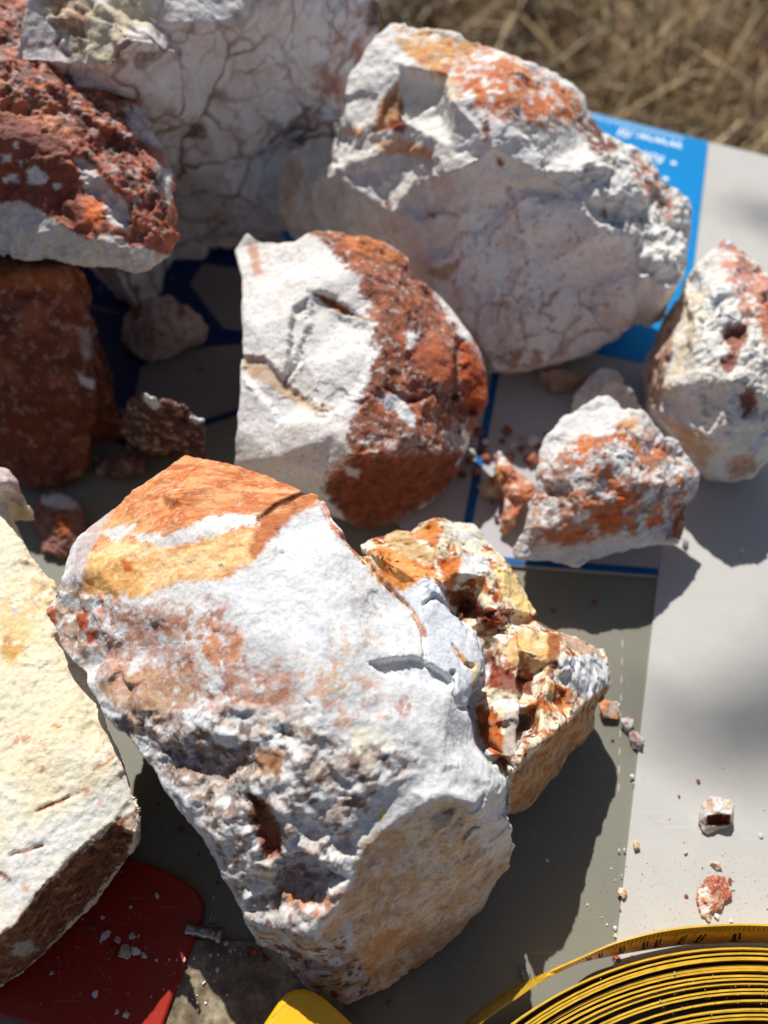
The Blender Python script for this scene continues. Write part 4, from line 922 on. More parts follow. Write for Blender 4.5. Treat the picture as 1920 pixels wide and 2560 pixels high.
def rock_right():
    out = e1((1400,80,56),(1450,75,57),(1500,140,56),(1580,180,54),(1640,270,52),(1720,330,50),(1850,600,46),(1900,1000,36),(1850,1200,28),(1700,1350,20),(1600,1430,16),(1530,1478,13),(1400,1472,11),(1300,1430,11),(1250,1370,11),(1200,1300,11),(1060,1160,11),(980,1050,12),(950,900,14),(950,800,16),(1000,650,20),(1060,520,26),(1150,430,36),(1180,330,42),(1240,250,48),(1340,160,53))
    inn = e1((1175,420,44),(1120,700,42),(1065,950,36),(1045,1080,30),(1400,500,58),(1450,900,52),(1400,1250,34),(1250,600,52),(1250,900,46),(1600,600,56),(1650,1000,46),(1100,1150,26),(1250,1250,30),(1550,1300,30))
    r = Rock([shell(out, inn, 0, .72, (112, 200, 0))], .5, 3, 81)
    r.rough(1.6, 18, octv=3); r.refresh(); r.rough(1.4, 9, kind='facets', ds=1); r.refresh()
    r.dent(e1((1390,640),(1440,590),(1530,590),(1540,650),(1480,720),(1400,690)), 2.6, 14, 5); r.refresh()
    r.dent(e1((1370,790),(1480,740),(1490,820),(1420,850)), 1.8, 14, 5)
    r.dent(e1((1490,980),(1570,960),(1590,1060),(1520,1110)), 2.2, 14, 5)
    r.dent(e1((1260,560),(1380,420),(1420,440),(1380,620),(1300,640)), 3, 12, 6)
    r.dent(e1((1290,980),(1420,960),(1410,1050),(1300,1080)), 2, 12, 6); r.refresh()
    r.rough(1.0, 4, e1((1180,350),(1700,350),(1700,1200),(1250,1200)), 15, 'ridged', 3, 3); r.refresh(); r.rough(.4, 2.4, ds=4); r.refresh()
    r.base(W, (222,216,204), WB)
    r.paint(e1((1380,70),(1500,100),(1600,180),(1750,330),(1750,650),(1600,600),(1480,480),(1400,300)), ((206,140,116),(196,120,92)), .85, 15, 25, 5, grain=-.08, gscale=5, gsoft=.15, ds=1)
    r.paint(e1((1600,480),(1800,400),(1800,700),(1640,680)), ((200,104,60),(186,96,60)), .8, 12, 20, 4, ds=2)
    for p in (((1385,640),(1440,580),(1540,580),(1545,660),(1490,740),(1480,820),(1420,860),(1370,800),(1440,730)), ((1480,980),(1570,950),(1600,1060),(1520,1120))):
        r.paint(e1(*p), ((116,54,42),(150,84,62)), .9, 6, 14, 2.2, gscale=1.5, ds=3)
    r.paint(e1((1160,400),(1290,380),(1270,600),(1200,800),(1100,1000),(1060,1000),(1120,700)), ((220,196,156),(226,206,170)), .7, 15, 20, 5, grain=-.1, gscale=5, ds=4)
    r.paint(e1((1050,1100),(1250,1200),(1350,1250),(1300,1420),(1180,1290)), ((214,166,108),(196,130,76)), .7, 15, 20, 5, ds=5)
    r.paint(e1((1430,1370),(1560,1300),(1600,1420),(1440,1470)), ((170,100,70),(196,150,120)), .8, 10, 16, 4, ds=6)
    r.paint(e1((950,850),(1060,520),(1180,400),(1110,700),(1050,950),(1040,1080),(970,1030)), ((196,164,136),(180,140,110)), .8, 8, 14, 5, ds=7)
    r.paint(e1((950,850),(1060,520),(1180,400),(1110,700),(1040,1080),(970,1030)), ((150,84,56),(130,70,50)), .7, 8, 14, 5, grain=.15, gscale=5, ds=8)
    r.paint(e1((1200,650),(1230,660),(1215,690)), (190,130,80), .7, 5, 8, 3)
    return r.done('rock', 'white rock with dark red holes, cut by the right edge of the picture')
rock_right()

# ------------------------------------------------------------------ smaller stones
def stone(outline, inner, base, shrink, centre_px, voxel, seed, cols, rough=((1.0, 9, 'fbm'), (1.0, 5, 'facets')), paints=(), name='stone', label='', cat='stone', group=None, cz=0):
    ce = P(centre_px[0], centre_px[1], cz)
    r = Rock([shell(outline, inner, base, shrink, ce)], voxel, 2, seed)
    for k, (a, s, kd) in enumerate(rough):
        r.rough(a, s, kind=kd, octv=3, ds=k); r.refresh()
    r.base(*cols, scale=5)
    for k, q in enumerate(paints):
        r.paint(q[0], q[1], q[2], 4, 8, 3, grain=q[3] if len(q) > 3 else None, gscale=3, ds=20 + k)
    return r.done(name, label, cat, group)

stone(e3((400,640,8),(520,520,14),(680,440,18),(870,440,18),(1000,520,16),(1150,640,13),(1230,760,10),(1180,880,5),(1040,950,3),(900,1040,2),(680,1110,2),(560,1060,3),(430,930,4),(380,780,6)), e3((700,700,18),(900,650,19),(700,950,8),(950,850,12)), 1, .8, (400, 850), .55, 101, ((206,188,176),(190,170,160)),
      paints=((e3((470,560),(600,520),(560,680),(490,700)), ((150,78,48),(130,66,44)), .9), (e3((900,460),(1000,540),(1020,640),(940,700),(930,580)), ((140,80,56),(150,96,70)), .8), (None, (160,110,80), .5, .2)),
      label='rounded pale pebble with a brown spot on the navy leaflet, in shade')
stone(e3((370,1700,22),(430,1520,34),(500,1400,43),(590,1362,49),(720,1450,49),(830,1462,48.5),(950,1480,48),(1060,1560,46),(1175,1620,44),(1140,1750,26),(1080,1850,22),(900,1890,20),(700,1940,18),(500,1860,20)), e3((690,1540,43),(900,1570,42),(1050,1650,38),(700,1700,33),(900,1750,31)), 1, .7, (400, 1010), .5, 102, ((96,64,54),(78,50,44),(120,86,76)), rough=((1.2, 7, 'facets'), (.8, 3, 'ridged')),
      paints=((None, ((190,160,146),(170,136,124)), .7, .22), (e3((580,1360),(660,1400),(760,1500),(720,1540),(620,1460)), (W, W), .95), (e3((1040,1580),(1160,1580),(1200,1640),(1120,1670),(1050,1640)), (W, W), .95)),  # white crest patches paint in the sunlit streak
      label='crumbly brown stone with a thin bright crest in the shaded gap')
stone(e3((120,2050,2),(300,1960,5),(450,1900,8),(560,1960,8),(620,2060,6),(540,2160,4),(300,2180,2),(150,2150,2)), e3((420,2030,9),(520,2060,8)), .5, .85, (300, 1165), .5, 103, ((130,96,84),(100,70,60),(170,146,136)), rough=((1.4, 5, 'facets'), (.8, 2.5, 'ridged')),
      label='low heap of brown grit beside the crumbly brown stone')
stone(e1((740,815,22),(790,850,22),(860,930,20),(930,1020,16),(960,1110,10),(820,1110,8),(740,1060,8),(600,1100,6),(510,1100,6),(530,1000,12),(600,900,18),(680,840,21)), e1((740,930,21),(680,1000,16)), 1.5, .8, (1520, 1010), .55, 104, ((196,194,196),(206,204,202)), paints=((None, (170,150,130), .5, .15),),
      label='pale grey stone peeking out behind the smaller orange and white rock')
stone(e1((330,840,10),(470,830,12),(640,850,12),(620,900,8),(560,945,4),(480,988,2),(420,965,3),(370,910,5)), e1((480,900,9),), 1.5, .8, (1405, 950), .55, 105, ((176,154,136),(160,136,118)),
      label='beige stone in shade below the big white far rock')
stone(e7((350,1015,17),(400,1060,16),(450,1150,15),(530,1210,15),(600,1270,14),(690,1340,14),(670,1440,13),(580,1500,12),(530,1600,11),(500,1700,8),(430,1795,4),(360,1770,4),(410,1600,9),(425,1450,11),(370,1330,12),(325,1220,14),(350,1150,15)), e7((400,1180,17),(480,1320,15),(520,1420,15),(450,1650,9)), 1.6, .7, (1280, 1220), .4, 106, ((216,180,160),(196,130,100),(224,210,200)), rough=((.9, 4, 'facets'), (.5, 2, 'ridged')),
      paints=((None, ((176,96,64),(190,116,80)), .8, .08), (e7((340,1000),(400,1050),(430,1160),(360,1150)), W, .9), (e7((330,1160),(400,1200),(370,1320)), (222,160,80), .8)),
      name='shard', label='spiky pinkish shard standing in sunlight left of the orange and white rock', cat='shard')
stone(e7((130,1330,3),(220,1270,6),(330,1250,8),(430,1330,7),(450,1430,4),(330,1470,2.5),(200,1450,2)), e7((300,1350,8),), 1.6, .85, (1225, 1225), .45, 107, ((206,186,170),(190,160,136)), paints=((e7((250,1260),(380,1280),(400,1390),(290,1350)), ((176,104,50),(190,124,66)), .9),),
      label='flat pale stone with an orange patch at the foot of the spiky shard')
stone(e4((240,240,5),(330,190,8),(430,220,8),(500,290,6),(520,420,5),(500,560,3),(400,620,2),(290,580,2),(230,420,3)), e4((350,330,10),(420,440,8)), 0, .85, (150, 1310), .55, 108, ((126,84,70),(150,110,96)), rough=((1.5, 6, 'facets'), (.9, 3, 'ridged')),
      paints=((e4((250,220),(420,200),(490,290),(380,300),(260,270)), ((206,196,196),W2), .8), (e4((340,350),(430,350),(420,470),(350,450)), ((176,92,40),(150,78,40)), .85)),
      label='dark rubble stone in the shaded gap above the cream slab')

# brown chip with a window and a thin flake on the white sheet
r = Rock([shell(e5((1010,1130,3.5),(1060,1020,5),(1110,985,6),(1200,1000,6.5),(1280,1020,6),(1308,1080,5.5),(1302,1230,3),(1230,1262,2),(1160,1285,1.6),(1090,1315,1.6),(1040,1285,1.8),(1003,1200,2.4)), e5((1090,1165,7),(1280,1150,7),(1180,1120,7.2),(1085,1240,4),(1270,1235,4)), 1, .85, P(1790, 2040, 0))], .2, 2, 111)
r.rough(.35, 3, kind='facets'); r.refresh(); r.rough(.12, 1.0); r.refresh()
r.dent(e5((1085,1160),(1180,1150),(1275,1150),(1275,1225),(1180,1235),(1085,1235)), 1.6, 3, 2); r.refresh()
r.base(W, W2, (214,204,190), scale=3)
r.paint(e5((1080,1150),(1180,1140),(1280,1145),(1280,1230),(1180,1238),(1080,1238)), ((120,58,34),(96,44,30)), 1, 2, 3, 1, gscale=1)
r.paint(e5((1070,1010),(1130,1000),(1140,1120),(1080,1130)), ((186,140,108),TAN), .8, 3, 6, 1, gscale=1)
r.paint(e5((1200,1000),(1290,1030),(1300,1090),(1220,1080)), ((220,190,150),CREAM), .8, 4, 5, 1)
r.paint(None, (176,130,104), .6, grain=.26, gscale=.9)
r.done('chip', 'white block-shaped chip with a brown window standing alone on the white sheet', 'chip')
r = Rock([shell(e5((1060,1690,2.6),(1130,1660,3),(1230,1675,3),(1262,1760,2.8),(1292,1840,2.4),(1225,1890,2.2),(1205,1960,2),(1130,1985,1.8),(1100,2062,1.5),(1030,2010,1.6),(1000,1880,2),(995,1790,2.2),(1045,1745,2.4)), e5((1160,1760,3.8),(1060,1860,3.2),(1080,1960,2.8),(1170,1880,3.4),(1110,1840,2.4)), 1, .9, P(1787, 2245, 0))], .18, 1, 112)
r.rough(.5, 2.4, kind='facets'); r.refresh(); r.rough(.2, .9, kind='ridged', octv=2); r.refresh()
r.base((186,110,84), (170,92,70), scale=3)
r.paint(e5((1000,1790),(1080,1740),(1110,1850),(1110,2060),(1030,2010)), ((224,206,180),W), .9, 5, 8, 1, gscale=1)
r.paint(e5((1110,1840),(1200,1800),(1220,1900),(1130,1980)), ((214,186,160),(186,124,96)), .8, 5, 8, 1, gscale=1)
r.paint(e5((1030,1860),(1080,1850),(1070,1930),(1030,1920)), (206,112,62), .8, 4, 6, 1); r.paint(None, W2, .8, grain=.3, gscale=.8)
r.done('flake', 'thin reddish brown flake with cream edge lying on the white sheet near the tape', 'flake')

# single crumbs
def crumb(p, z0, dpx, cols, seed, label, group=None, name='crumb', flat_=.7, asp=1.0, sub=3):
    rng = np.random.default_rng(seed)
    c = P(p[0], p[1], z0); depth = c[1] * cP + (CAM_H - z0) * sP; d = dpx * depth / FOC
    bm = bmesh.new()
    for q in rng.normal(size=(11 + sub * 3, 3)):
        q /= np.linalg.norm(q); bm.verts.new(q * rng.uniform(.72, 1.08))
    hl = bmesh.ops.convex_hull(bm, input=bm.verts)
    bmesh.ops.delete(bm, geom=list({v for v in hl['geom_unused'] + hl['geom_interior'] if isinstance(v, bmesh.types.BMVert)}), context='VERTS')
    if sub > 2: bmesh.ops.subdivide_edges(bm, edges=bm.edges[:], cuts=2, use_grid_fill=True); bmesh.ops.triangulate(bm, faces=bm.faces[:])
    V = np.array([v.co[:] for v in bm.verts]); N_ = V.copy()
    V = V * (1 + (.12 if sub > 2 else .04) * fbm(V * 3.1 + seed, 3, seed)[:, None])
    V *= np.array((1, asp, flat_)) * d / 2
    a = rng.uniform(0, 6.28); R = np.array(((math.cos(a), -math.sin(a), 0), (math.sin(a), math.cos(a), 0), (0, 0, 1))); V = V @ R.T
    V[:, 2] -= V[:, 2].min() * .9; V[:, 2] = np.maximum(V[:, 2], 0)
    for v, q in zip(bm.verts, V): v.co = q * MM
    me = bpy.data.meshes.new(name); bm.to_mesh(me); bm.free()
    f = np.clip(.5 + 1.6 * fbm(N_ * 1.2 + seed * 1.9, 3, seed), 0, 1)[:, None]
    set_col(me, lin(cols[0]) * (1 - f) + lin(cols[1]) * f); me.materials.append(ROCK)
    o = link(name, me); o.location = (c[0] * MM, c[1] * MM, z0 * MM)
    if group: PEERS.setdefault(group, []).append((o, tuple(map(tuple, cols)), p, label))
    return tag(o, label, 'crumb', group)
PEERS = {}
WHT = (W, W2); ORW = ((206,128,66), (232,214,190)); RED = ((150,78,56), (180,120,96)); TNC = ((206,170,126), (222,200,166)); BRC = ((110,62,46), (150,96,76)); PKC = ((200,176,168), W)
SH = 1.05
crumb(e5((232,275))[0], .05, 50, ORW, 1, 'orange rounded crumb with a white cap beside the crumbling corner of the front rock', asp=1.2, flat_=.9)
crumb(e5((300,225))[0], .05, 22, WHT, 60, 'small white crumb touching the orange rounded crumb')
crumb(e5((392,395))[0], .05, 38, ((206,176,170), W), 2, 'pinkish white pebble, middle of the three beside the front rock', asp=1.2, flat_=.9)
crumb(e5((463,525))[0], .05, 50, ((196,140,120), WB), 3, 'bluish white wedge-shaped pebble at the sheet edge, lowest of three', asp=.7, flat_=.9)
crumb(e5((470,1420))[0], SH, 27, TNC, 4, 'tan round crumb near the left edge of the white sheet')
crumb(e5((1150,1585))[0], SH, 24, ((214,150,96), W), 5, 'cream and orange crumb just above the thin reddish flake', asp=1.4)
crumb(e5((355,1815))[0], SH, 27, ORW, 6, 'white and orange crumb sitting across the sheet edge above the tape', asp=.9)
crumb(e5((1280,1715))[0], SH, 17, RED, 7, 'reddish crumb touching the upper right of the thin flake')
crumb(e5((1160,2012))[0], SH, 17, WHT, 8, 'white crumb at the lower tip of the thin flake')
gs = 'tiny crumbs scattered on the white sheet'; lb = 'tiny crumb scattered on the white sheet'
for k, (x, y, d_, cc) in enumerate(((895,1465,14,ORW),(900,1835,12,RED),(1282,2050,11,WHT),(1535,1325,15,WHT),(1000,865,13,BRC),(838,990,8,BRC),(1310,1780,7,WHT),(1410,1885,6,WHT),(1595,1940,8,TNC),(1290,1700,6,WHT),(1040,1600,5,RED),(760,1180,5,TNC),(1565,1100,6,WHT))):
    crumb(e5((x, y))[0], SH, d_, cc, 20 + k, lb, gs, sub=2)
gs = 'tiny crumbs on the olive board'; lb = 'tiny crumb on the olive board beside the white sheet'
for k, (x, y, d_, cc) in enumerate(((275,515,9,BRC),(60,1910,8,ORW),(440,820,13,WHT),(455,880,8,PKC),(375,1440,8,PKC),(330,1445,7,WHT),(265,1605,6,WHT),(300,1705,5,WHT),(185,2020,5,WHT),(230,2080,7,WHT),(295,2110,12,WHT),(300,2180,13,TNC),(350,1660,5,WHT),(340,1960,7,BRC))):
    crumb(e5((x, y))[0], .05 if x < 320 else SH, d_, cc, 40 + k, lb, gs, sub=2)
crumb(c8((892,600))[0], .05, 24, RED, 61, 'red-brown crumb between the loose tape and the coil')
crumb(c8((972,612))[0], SH, 36, TNC, 62, 'cream crumb between the loose tape and the coil', asp=.5, flat_=.4)
crumb(c8((428,680))[0], .05, 34, ((120,122,128), (150,150,154)), 63, 'grey crumb in shadow just left of the loose yellow tape')
crumb(c8((540,105))[0], .05, 11, WHT, 64, 'small white crumb in the shadow of the front rock', sub=2)
# crumbs on the red folder (its top is 3 mm up)
gs = 'pale crumbs on the red folder'; lb = 'small pale crumb lying on the dark red folder'
for k, (x, y, d_, cc, a_) in enumerate(((790,715,27,PKC,1.5),(985,712,24,PKC,.7),(1010,820,22,WHT,1.5),(1165,412,14,PKC,1.2),(970,495,10,PKC,1.2),(710,1142,19,WHT,1),(937,1300,18,WHT,1.1),(870,1275,13,PKC,1.5),(706,465,13,PKC,1.3),(1068,860,14,PKC,1.4),(1160,890,9,WHT,1),(1370,885,12,WHT,.7),(1255,885,7,WHT,1),(765,575,12,PKC,1.2),(1030,712,12,TNC,1),(385,985,12,PKC,1),(1120,1160,5,WHT,1),(1210,1110,5,WHT,1),(595,1140,5,TNC,1),(435,870,5,PKC,1),(1310,888,8,PKC,.6),(615,590,7,PKC,1),(900,240,5,PKC,1))):
    crumb(e8((x, y))[0], 3.05, d_, cc, 70 + k, lb, gs, sub=2, asp=a_)
crumb(e8((935,830))[0], 3.05, 36, ((176,150,120), (206,190,170)), 120, 'largest tan crumb on the red folder', asp=1.2)
crumb(e8((840,800))[0], 3.05, 34, ((150,52,40), (130,50,44)), 121, 'dull red crumb on the red folder beside the tan one', flat_=.3)
crumb(e8((870,745))[0], 3.05, 20, ((190,140,130), W2), 124, 'pinkish crumb squeezed between the pale crumbs on the red folder', flat_=.5)
crumb(e8((680,650))[0], 3.05, 34, ((110,66,46), (140,96,66)), 122, 'thin brown flake lying flat on the red folder', name='flake', asp=.5, flat_=.2)
gs = 'crumbs on the photo print'; lb = 'small crumb lying on the dark photo print beside the red folder'
for k, (x, y, d_, cc) in enumerate(((460,385,15,PKC),(240,485,11,PKC),(400,567,15,WHT),(350,466,11,PKC),(405,460,8,PKC),(306,658,11,WHT),(255,795,8,WHT),(315,795,8,WHT),(490,437,11,PKC),(555,455,6,PKC),(465,740,7,PKC),(345,595,5,WHT),(375,640,5,WHT),(228,770,6,WHT),(258,742,5,WHT),(520,425,7,PKC),(125,680,6,PKC))):
    crumb(e6((x, y))[0], 1.35, d_, cc, 140 + k, lb, gs, sub=2)
gs = 'rusty grit beside the front rock'; lb = 'rusty brown grain by the lower left of the front rock'
for k, (x, y, d_) in enumerate(((620,430,22),(655,450,20),(610,465,14),(690,440,16),(730,490,18),(670,480,10),(715,465,10))):
    crumb(e6((x, y))[0], 1.35, d_, RED if k % 2 else BRC, 170 + k, lb, gs, sub=2)
crumb(e6((1590,795))[0], .05, 18, ((150,130,120), (120,110,106)), 180, 'grey crumb in shadow below the front rock', asp=1.3)
crumb(e6((370,70))[0], .05, 10, TNC, 181, 'small tan crumb on the board above the metal ferrule')
# rusty crumbs in the shade left of the orange and white rock
gs = 'rusty crumbs on the brochure'; lb = 'rusty crumb on the shaded brochure left of the orange and white rock'
for k, (x, y, d_, cc) in enumerate(((160,860,30,BRC),(230,950,24,PKC),(240,1100,28,RED),(150,1230,32,RED),(440,850,32,BRC),(480,985,20,PKC),(650,1120,44,RED),(800,880,18,BRC),(290,1500,13,BRC),(330,1650,22,BRC),(60,960,36,BRC),(80,1130,30,BRC),(390,940,20,BRC),(560,1010,22,BRC),(200,1020,26,BRC),(330,1080,30,PKC),(460,1090,26,BRC),(730,1000,26,BRC),(100,1050,24,PKC),(20,1250,28,BRC),(560,900,10,BRC))):
    crumb(e7((x, y))[0], 1.85, d_, cc, 200 + k, lb, gs, sub=2)
crumb(e7((660,950))[0], 1.85, 38, ((206,190,190), W2), 230, 'pale round crumb among the rusty crumbs on the brochure')
crumb(e1((1180,1850))[0], 1.05, 26, ((150,146,150), (176,170,170)), 231, 'grey crumb in the shadow right of the orange and white rock')
crumb(e1((1505,1890))[0], SH, 18, WHT, 232, 'white crumb on the sheet below the rock with dark red holes')
for k, (x, y, d_) in enumerate(((1420,640,17), (1210,680,15))):
    crumb(c5((x, y))[0], .05, d_, BRC, 240 + k, 'brown crumb in the shadow below the orange and white rock', 'brown crumbs in shadow', sub=2)
for k, (x, y, d_) in enumerate(((690,190,10), (785,305,18), (860,410,9), (940,530,10), (965,510,8), (700,300,8))):
    crumb(c7((x, y))[0], .05, d_, BRC, 250 + k, 'dark brown crumb on the board between the cream slab and front rock', 'dark crumbs between slab and rock', sub=2)
for k, (x, y, d_) in enumerate(((710,925,20), (1190,675,16), (580,1210,14))):
    crumb(c6((x, y))[0], 1.2, d_, RED if k < 2 else PKC, 260 + k, 'small reddish crumb on the shaded leaflet', 'crumbs on the leaflet', sub=2)

# alike crumbs are told apart by colour, then by their place in the row
HUE = {tuple(map(tuple, v)): k for k, v in {'white': WHT, 'orange and white': ORW, 'reddish': RED, 'tan': TNC, 'dark brown': BRC, 'pinkish white': PKC}.items()}
ORD = 'first second third fourth fifth sixth seventh eighth ninth tenth eleventh twelfth thirteenth fourteenth fifteenth sixteenth seventeenth eighteenth'.split()
SPOT = {'tiny crumbs scattered on the white sheet': 'tiny %s crumb on the white sheet', 'tiny crumbs on the olive board': 'tiny %s crumb by the left edge of the white sheet', 'pale crumbs on the red folder': 'small %s crumb on the dark red folder',
        'crumbs on the photo print': 'small %s crumb on the mottled photo print', 'rusty grit beside the front rock': '%s grain of grit at the foot of the front rock', 'rusty crumbs on the brochure': '%s crumb on the shaded brochure beside the pinkish shard',
        'brown crumbs in shadow': '%s crumb in the shadow below the orange and white rock', 'dark crumbs between slab and rock': '%s crumb on the board between cream slab and front rock', 'crumbs on the leaflet': 'small %s crumb on the shaded navy leaflet'}
for g_, items in PEERS.items():
    sets = {}
    for it in items: sets.setdefault(it[1], []).append(it)
    for cc, its in sets.items():
        its.sort(key=lambda q: q[2][0])
        for k, it in enumerate(its):
            lb_ = SPOT[g_] % HUE[cc]
            it[0]['label'] = lb_ if len(its) == 1 else lb_ + ', %s from the left' % ORD[k]

# dust: grains far too many and small to count
def dust():
    rng = np.random.default_rng(8); V = []; F = []; C = []
    areas = ((e5((330,1400)), 260, 620, 110, .06), (e5((1100,1500)), 420, 560, 150, SH), (e8((800,800)), 420, 320, 150, 3.06), (e6((380,600)), 260, 240, 70, 1.36), (c8((880,480)), 16, 130, 60, .06), (e5((1000,1900)), 700, 300, 260, SH), (c8((1350,780)), 500, 160, 90, 13.6), (c8((700,300)), 300, 400, 60, .06), (c5((1550,1300)), 60, 300, 30, .06), (e1((1480,1850)), 220, 160, 40, SH), (e7((400,1200)), 240, 330, 60, 1.9))
    for (c,), sx, sy, n, z in areas:
        for _ in range(n):
            x = c[0] + rng.normal(0, sx * .22); y = c[1] + rng.normal(0, sy * .22)
            p = P(x, y, z); s = rng.uniform(.05, .2) * (2.0 if rng.random() < .08 else 1)
            if z == SH and x < 1560: continue
            k = len(V); a = rng.uniform(0, 6.28)
            for q in range(3):
                V.append((p[0] * MM + s * MM * math.cos(a + q * 2.1), p[1] * MM + s * MM * math.sin(a + q * 2.1), z * MM))
            V.append((p[0] * MM, p[1] * MM, (z + s) * MM))
            F += [[k, k + 1, k + 3], [k + 1, k + 2, k + 3], [k + 2, k, k + 3]]
            cc = lin((W, W2, (206,176,150), (170,110,84))[rng.integers(0, 4)]); C += [cc] * 4
    me = mesh_from('rock_dust', V, F); set_col(me, np.array(C)); me.materials.append(ROCK)
    tag(link('rock_dust', me), 'fine pale rock dust sprinkled over sheet, folder and board', 'dust', kind='stuff')
dust()

# ------------------------------------------------------------------ red folder, photo print, ferrule, yellow case, tape
M_RED = simple_mat('red_plastic', (158, 30, 10), .4, .3, 50, .1, .03, 700)
rf = flat('red_folder', onT(3, *c7((-300,300),(300,345),(540,425),(620,443),(690,466),(750,494),(800,526),(842,560),(868,596),(878,634),(872,680),(835,780),(770,955),(700,1145),(660,1262),(400,1200),(170,1146),(0,1106),(-300,1035))), 3.0, M_RED, None, 2.6)
enrich(M_RED, None)
for n_q in M_RED.node_tree.nodes:
    if n_q.type == 'MAP_RANGE' and abs(n_q.inputs['To Max'].default_value - .22) < 1e-4: n_q.inputs['To Max'].default_value = .08
bm = bmesh.new(); bm.from_mesh(rf.data); bmesh.ops.bevel(bm, geom=[e for e in bm.edges if all(v.co.z > .0028 for v in e.verts)], offset=.0007, segments=3, profile=.5, affect='EDGES'); bm.to_mesh(rf.data); bm.free()
tag(rf, 'dark red plastic folder with a rounded corner at the bottom left', 'folder')
M_GREYP = simple_mat('grey_card', (120, 112, 104), .5, .4, 40, .1)
gp = flat('grey_card', onT(0, *c7((-300,1000),(700,1000),(640,1400),(-300,1400))), .9, M_GREYP, None, .7)
tag(gp, 'grey card showing below the lower edge of the red folder', 'card')
m, nt_, b_ = newmat('photo_print'); N_ = nt_.nodes; L_ = nt_.links
tc_ = N_.new('ShaderNodeTexCoord'); n_ = N_.new('ShaderNodeTexNoise'); n_.inputs['Scale'].default_value = 170; n_.inputs['Detail'].default_value = 7; n_.inputs['Roughness'].default_value = .65
rp = N_.new('ShaderNodeValToRGB'); rp.color_ramp.elements[0].position = .33; rp.color_ramp.elements[1].position = .68
rp.color_ramp.elements[0].color = (*lin((78, 60, 44)), 1); rp.color_ramp.elements[1].color = (*lin((176, 168, 136)), 1)
e_ = rp.color_ramp.elements.new(.5); e_.color = (*lin((120, 106, 84)), 1)
L_.new(tc_.outputs['Object'], n_.inputs['Vector']); L_.new(n_.outputs['Fac'], rp.inputs['Fac']); L_.new(rp.outputs['Color'], b_.inputs['Base Color']); b_.inputs['Roughness'].default_value = .3
pp_ = flat('photo_print', onT(1.3, *c7((700,775),(1112,785),(1420,900),(1650,1330),(600,1330))), 1.3, m, None, .3)
tag(pp_, 'glossy dark photo print of mottled stone beside the red folder', 'print')

M_METAL, _nt2, _b2 = newmat('nickel'); _b2.inputs['Metallic'].default_value = 1; _b2.inputs['Base Color'].default_value = (.36, .33, .31, 1); _b2.inputs['Roughness'].default_value = .3
_nn = _nt2.nodes.new('ShaderNodeTexNoise'); _nn.inputs['Scale'].default_value = 900; _mr = _nt2.nodes.new('ShaderNodeMapRange'); _mr.inputs['To Min'].default_value = .2; _mr.inputs['To Max'].default_value = .5
_nt2.links.new(_nn.outputs['Fac'], _mr.inputs['Value']); _nt2.links.new(_mr.outputs['Result'], _b2.inputs['Roughness'])
def lathe(name, prof, a, d, mat, parent, seg=28):
    """revolve (t along axis, radius) mm about the axis a + d*t"""
    d = np.array(d, float); d /= np.linalg.norm(d); u = np.cross(d, (0, 0, 1)); u /= np.linalg.norm(u); v = np.cross(d, u)
    V = []; F = []
    for t, rr in prof:
        for k in range(seg):
            q = np.array(a) + d * t + (u * math.cos(k * 2 * math.pi / seg) + v * math.sin(k * 2 * math.pi / seg)) * rr; V.append(q * MM)
    for i in range(len(prof) - 1):
        for k in range(seg): F.append([i * seg + k, i * seg + (k + 1) % seg, (i + 1) * seg + (k + 1) % seg, (i + 1) * seg + k])
    me = mesh_from(name, V, F, True); bm = bmesh.new(); bm.from_mesh(me); bmesh.ops.recalc_face_normals(bm, faces=bm.faces); bm.to_mesh(me); bm.free()
    return link(name, me, parent, mat)
fa = P(466, 2321, 4.6); fb = P(556, 2340, 4.6); fl_ = np.linalg.norm(fb - fa)
fer = empty('metal_ferrule', (0, 0, 0))
lathe('barrel', [(0, 0.2), (0, 1.5), (.5, 1.6), (.9, 1.35), (1.4, 1.3), (2.4, 1.34), (2.5, 1.22), (2.75, 1.22), (2.85, 1.36), (fl_ * .6, 1.4), (fl_ * .61, 1.3), (fl_ * .65, 1.3), (fl_ * .66, 1.42), (fl_ - 1.8, 1.45), (fl_ - 1.7, 1.45)], fa, fb - fa, M_METAL, fer)
lathe('collar', [(fl_ - 1.8, 1.3), (fl_ - 1.75, 1.85), (fl_ - .2, 1.95), (fl_, 1.85), (fl_ - .05, 1.5), (fl_ - 2.2, 1.35), (fl_ - 2.3, 0.1)], fa, fb - fa, M_METAL, fer)
for k in (0, 1):
    pa = P(523 + k * 9, 2312, 5); pb = P(530 + k * 9, 2284, 6.2)
    lathe('pin', [(0, .05), (0, .28), (np.linalg.norm(pb - pa), .26), (np.linalg.norm(pb - pa) + .05, .02)], pa, pb - pa, M_METAL, fer, 10)
tag(fer, 'small nickel metal ferrule with two pins at the red folder edge', 'ferrule')

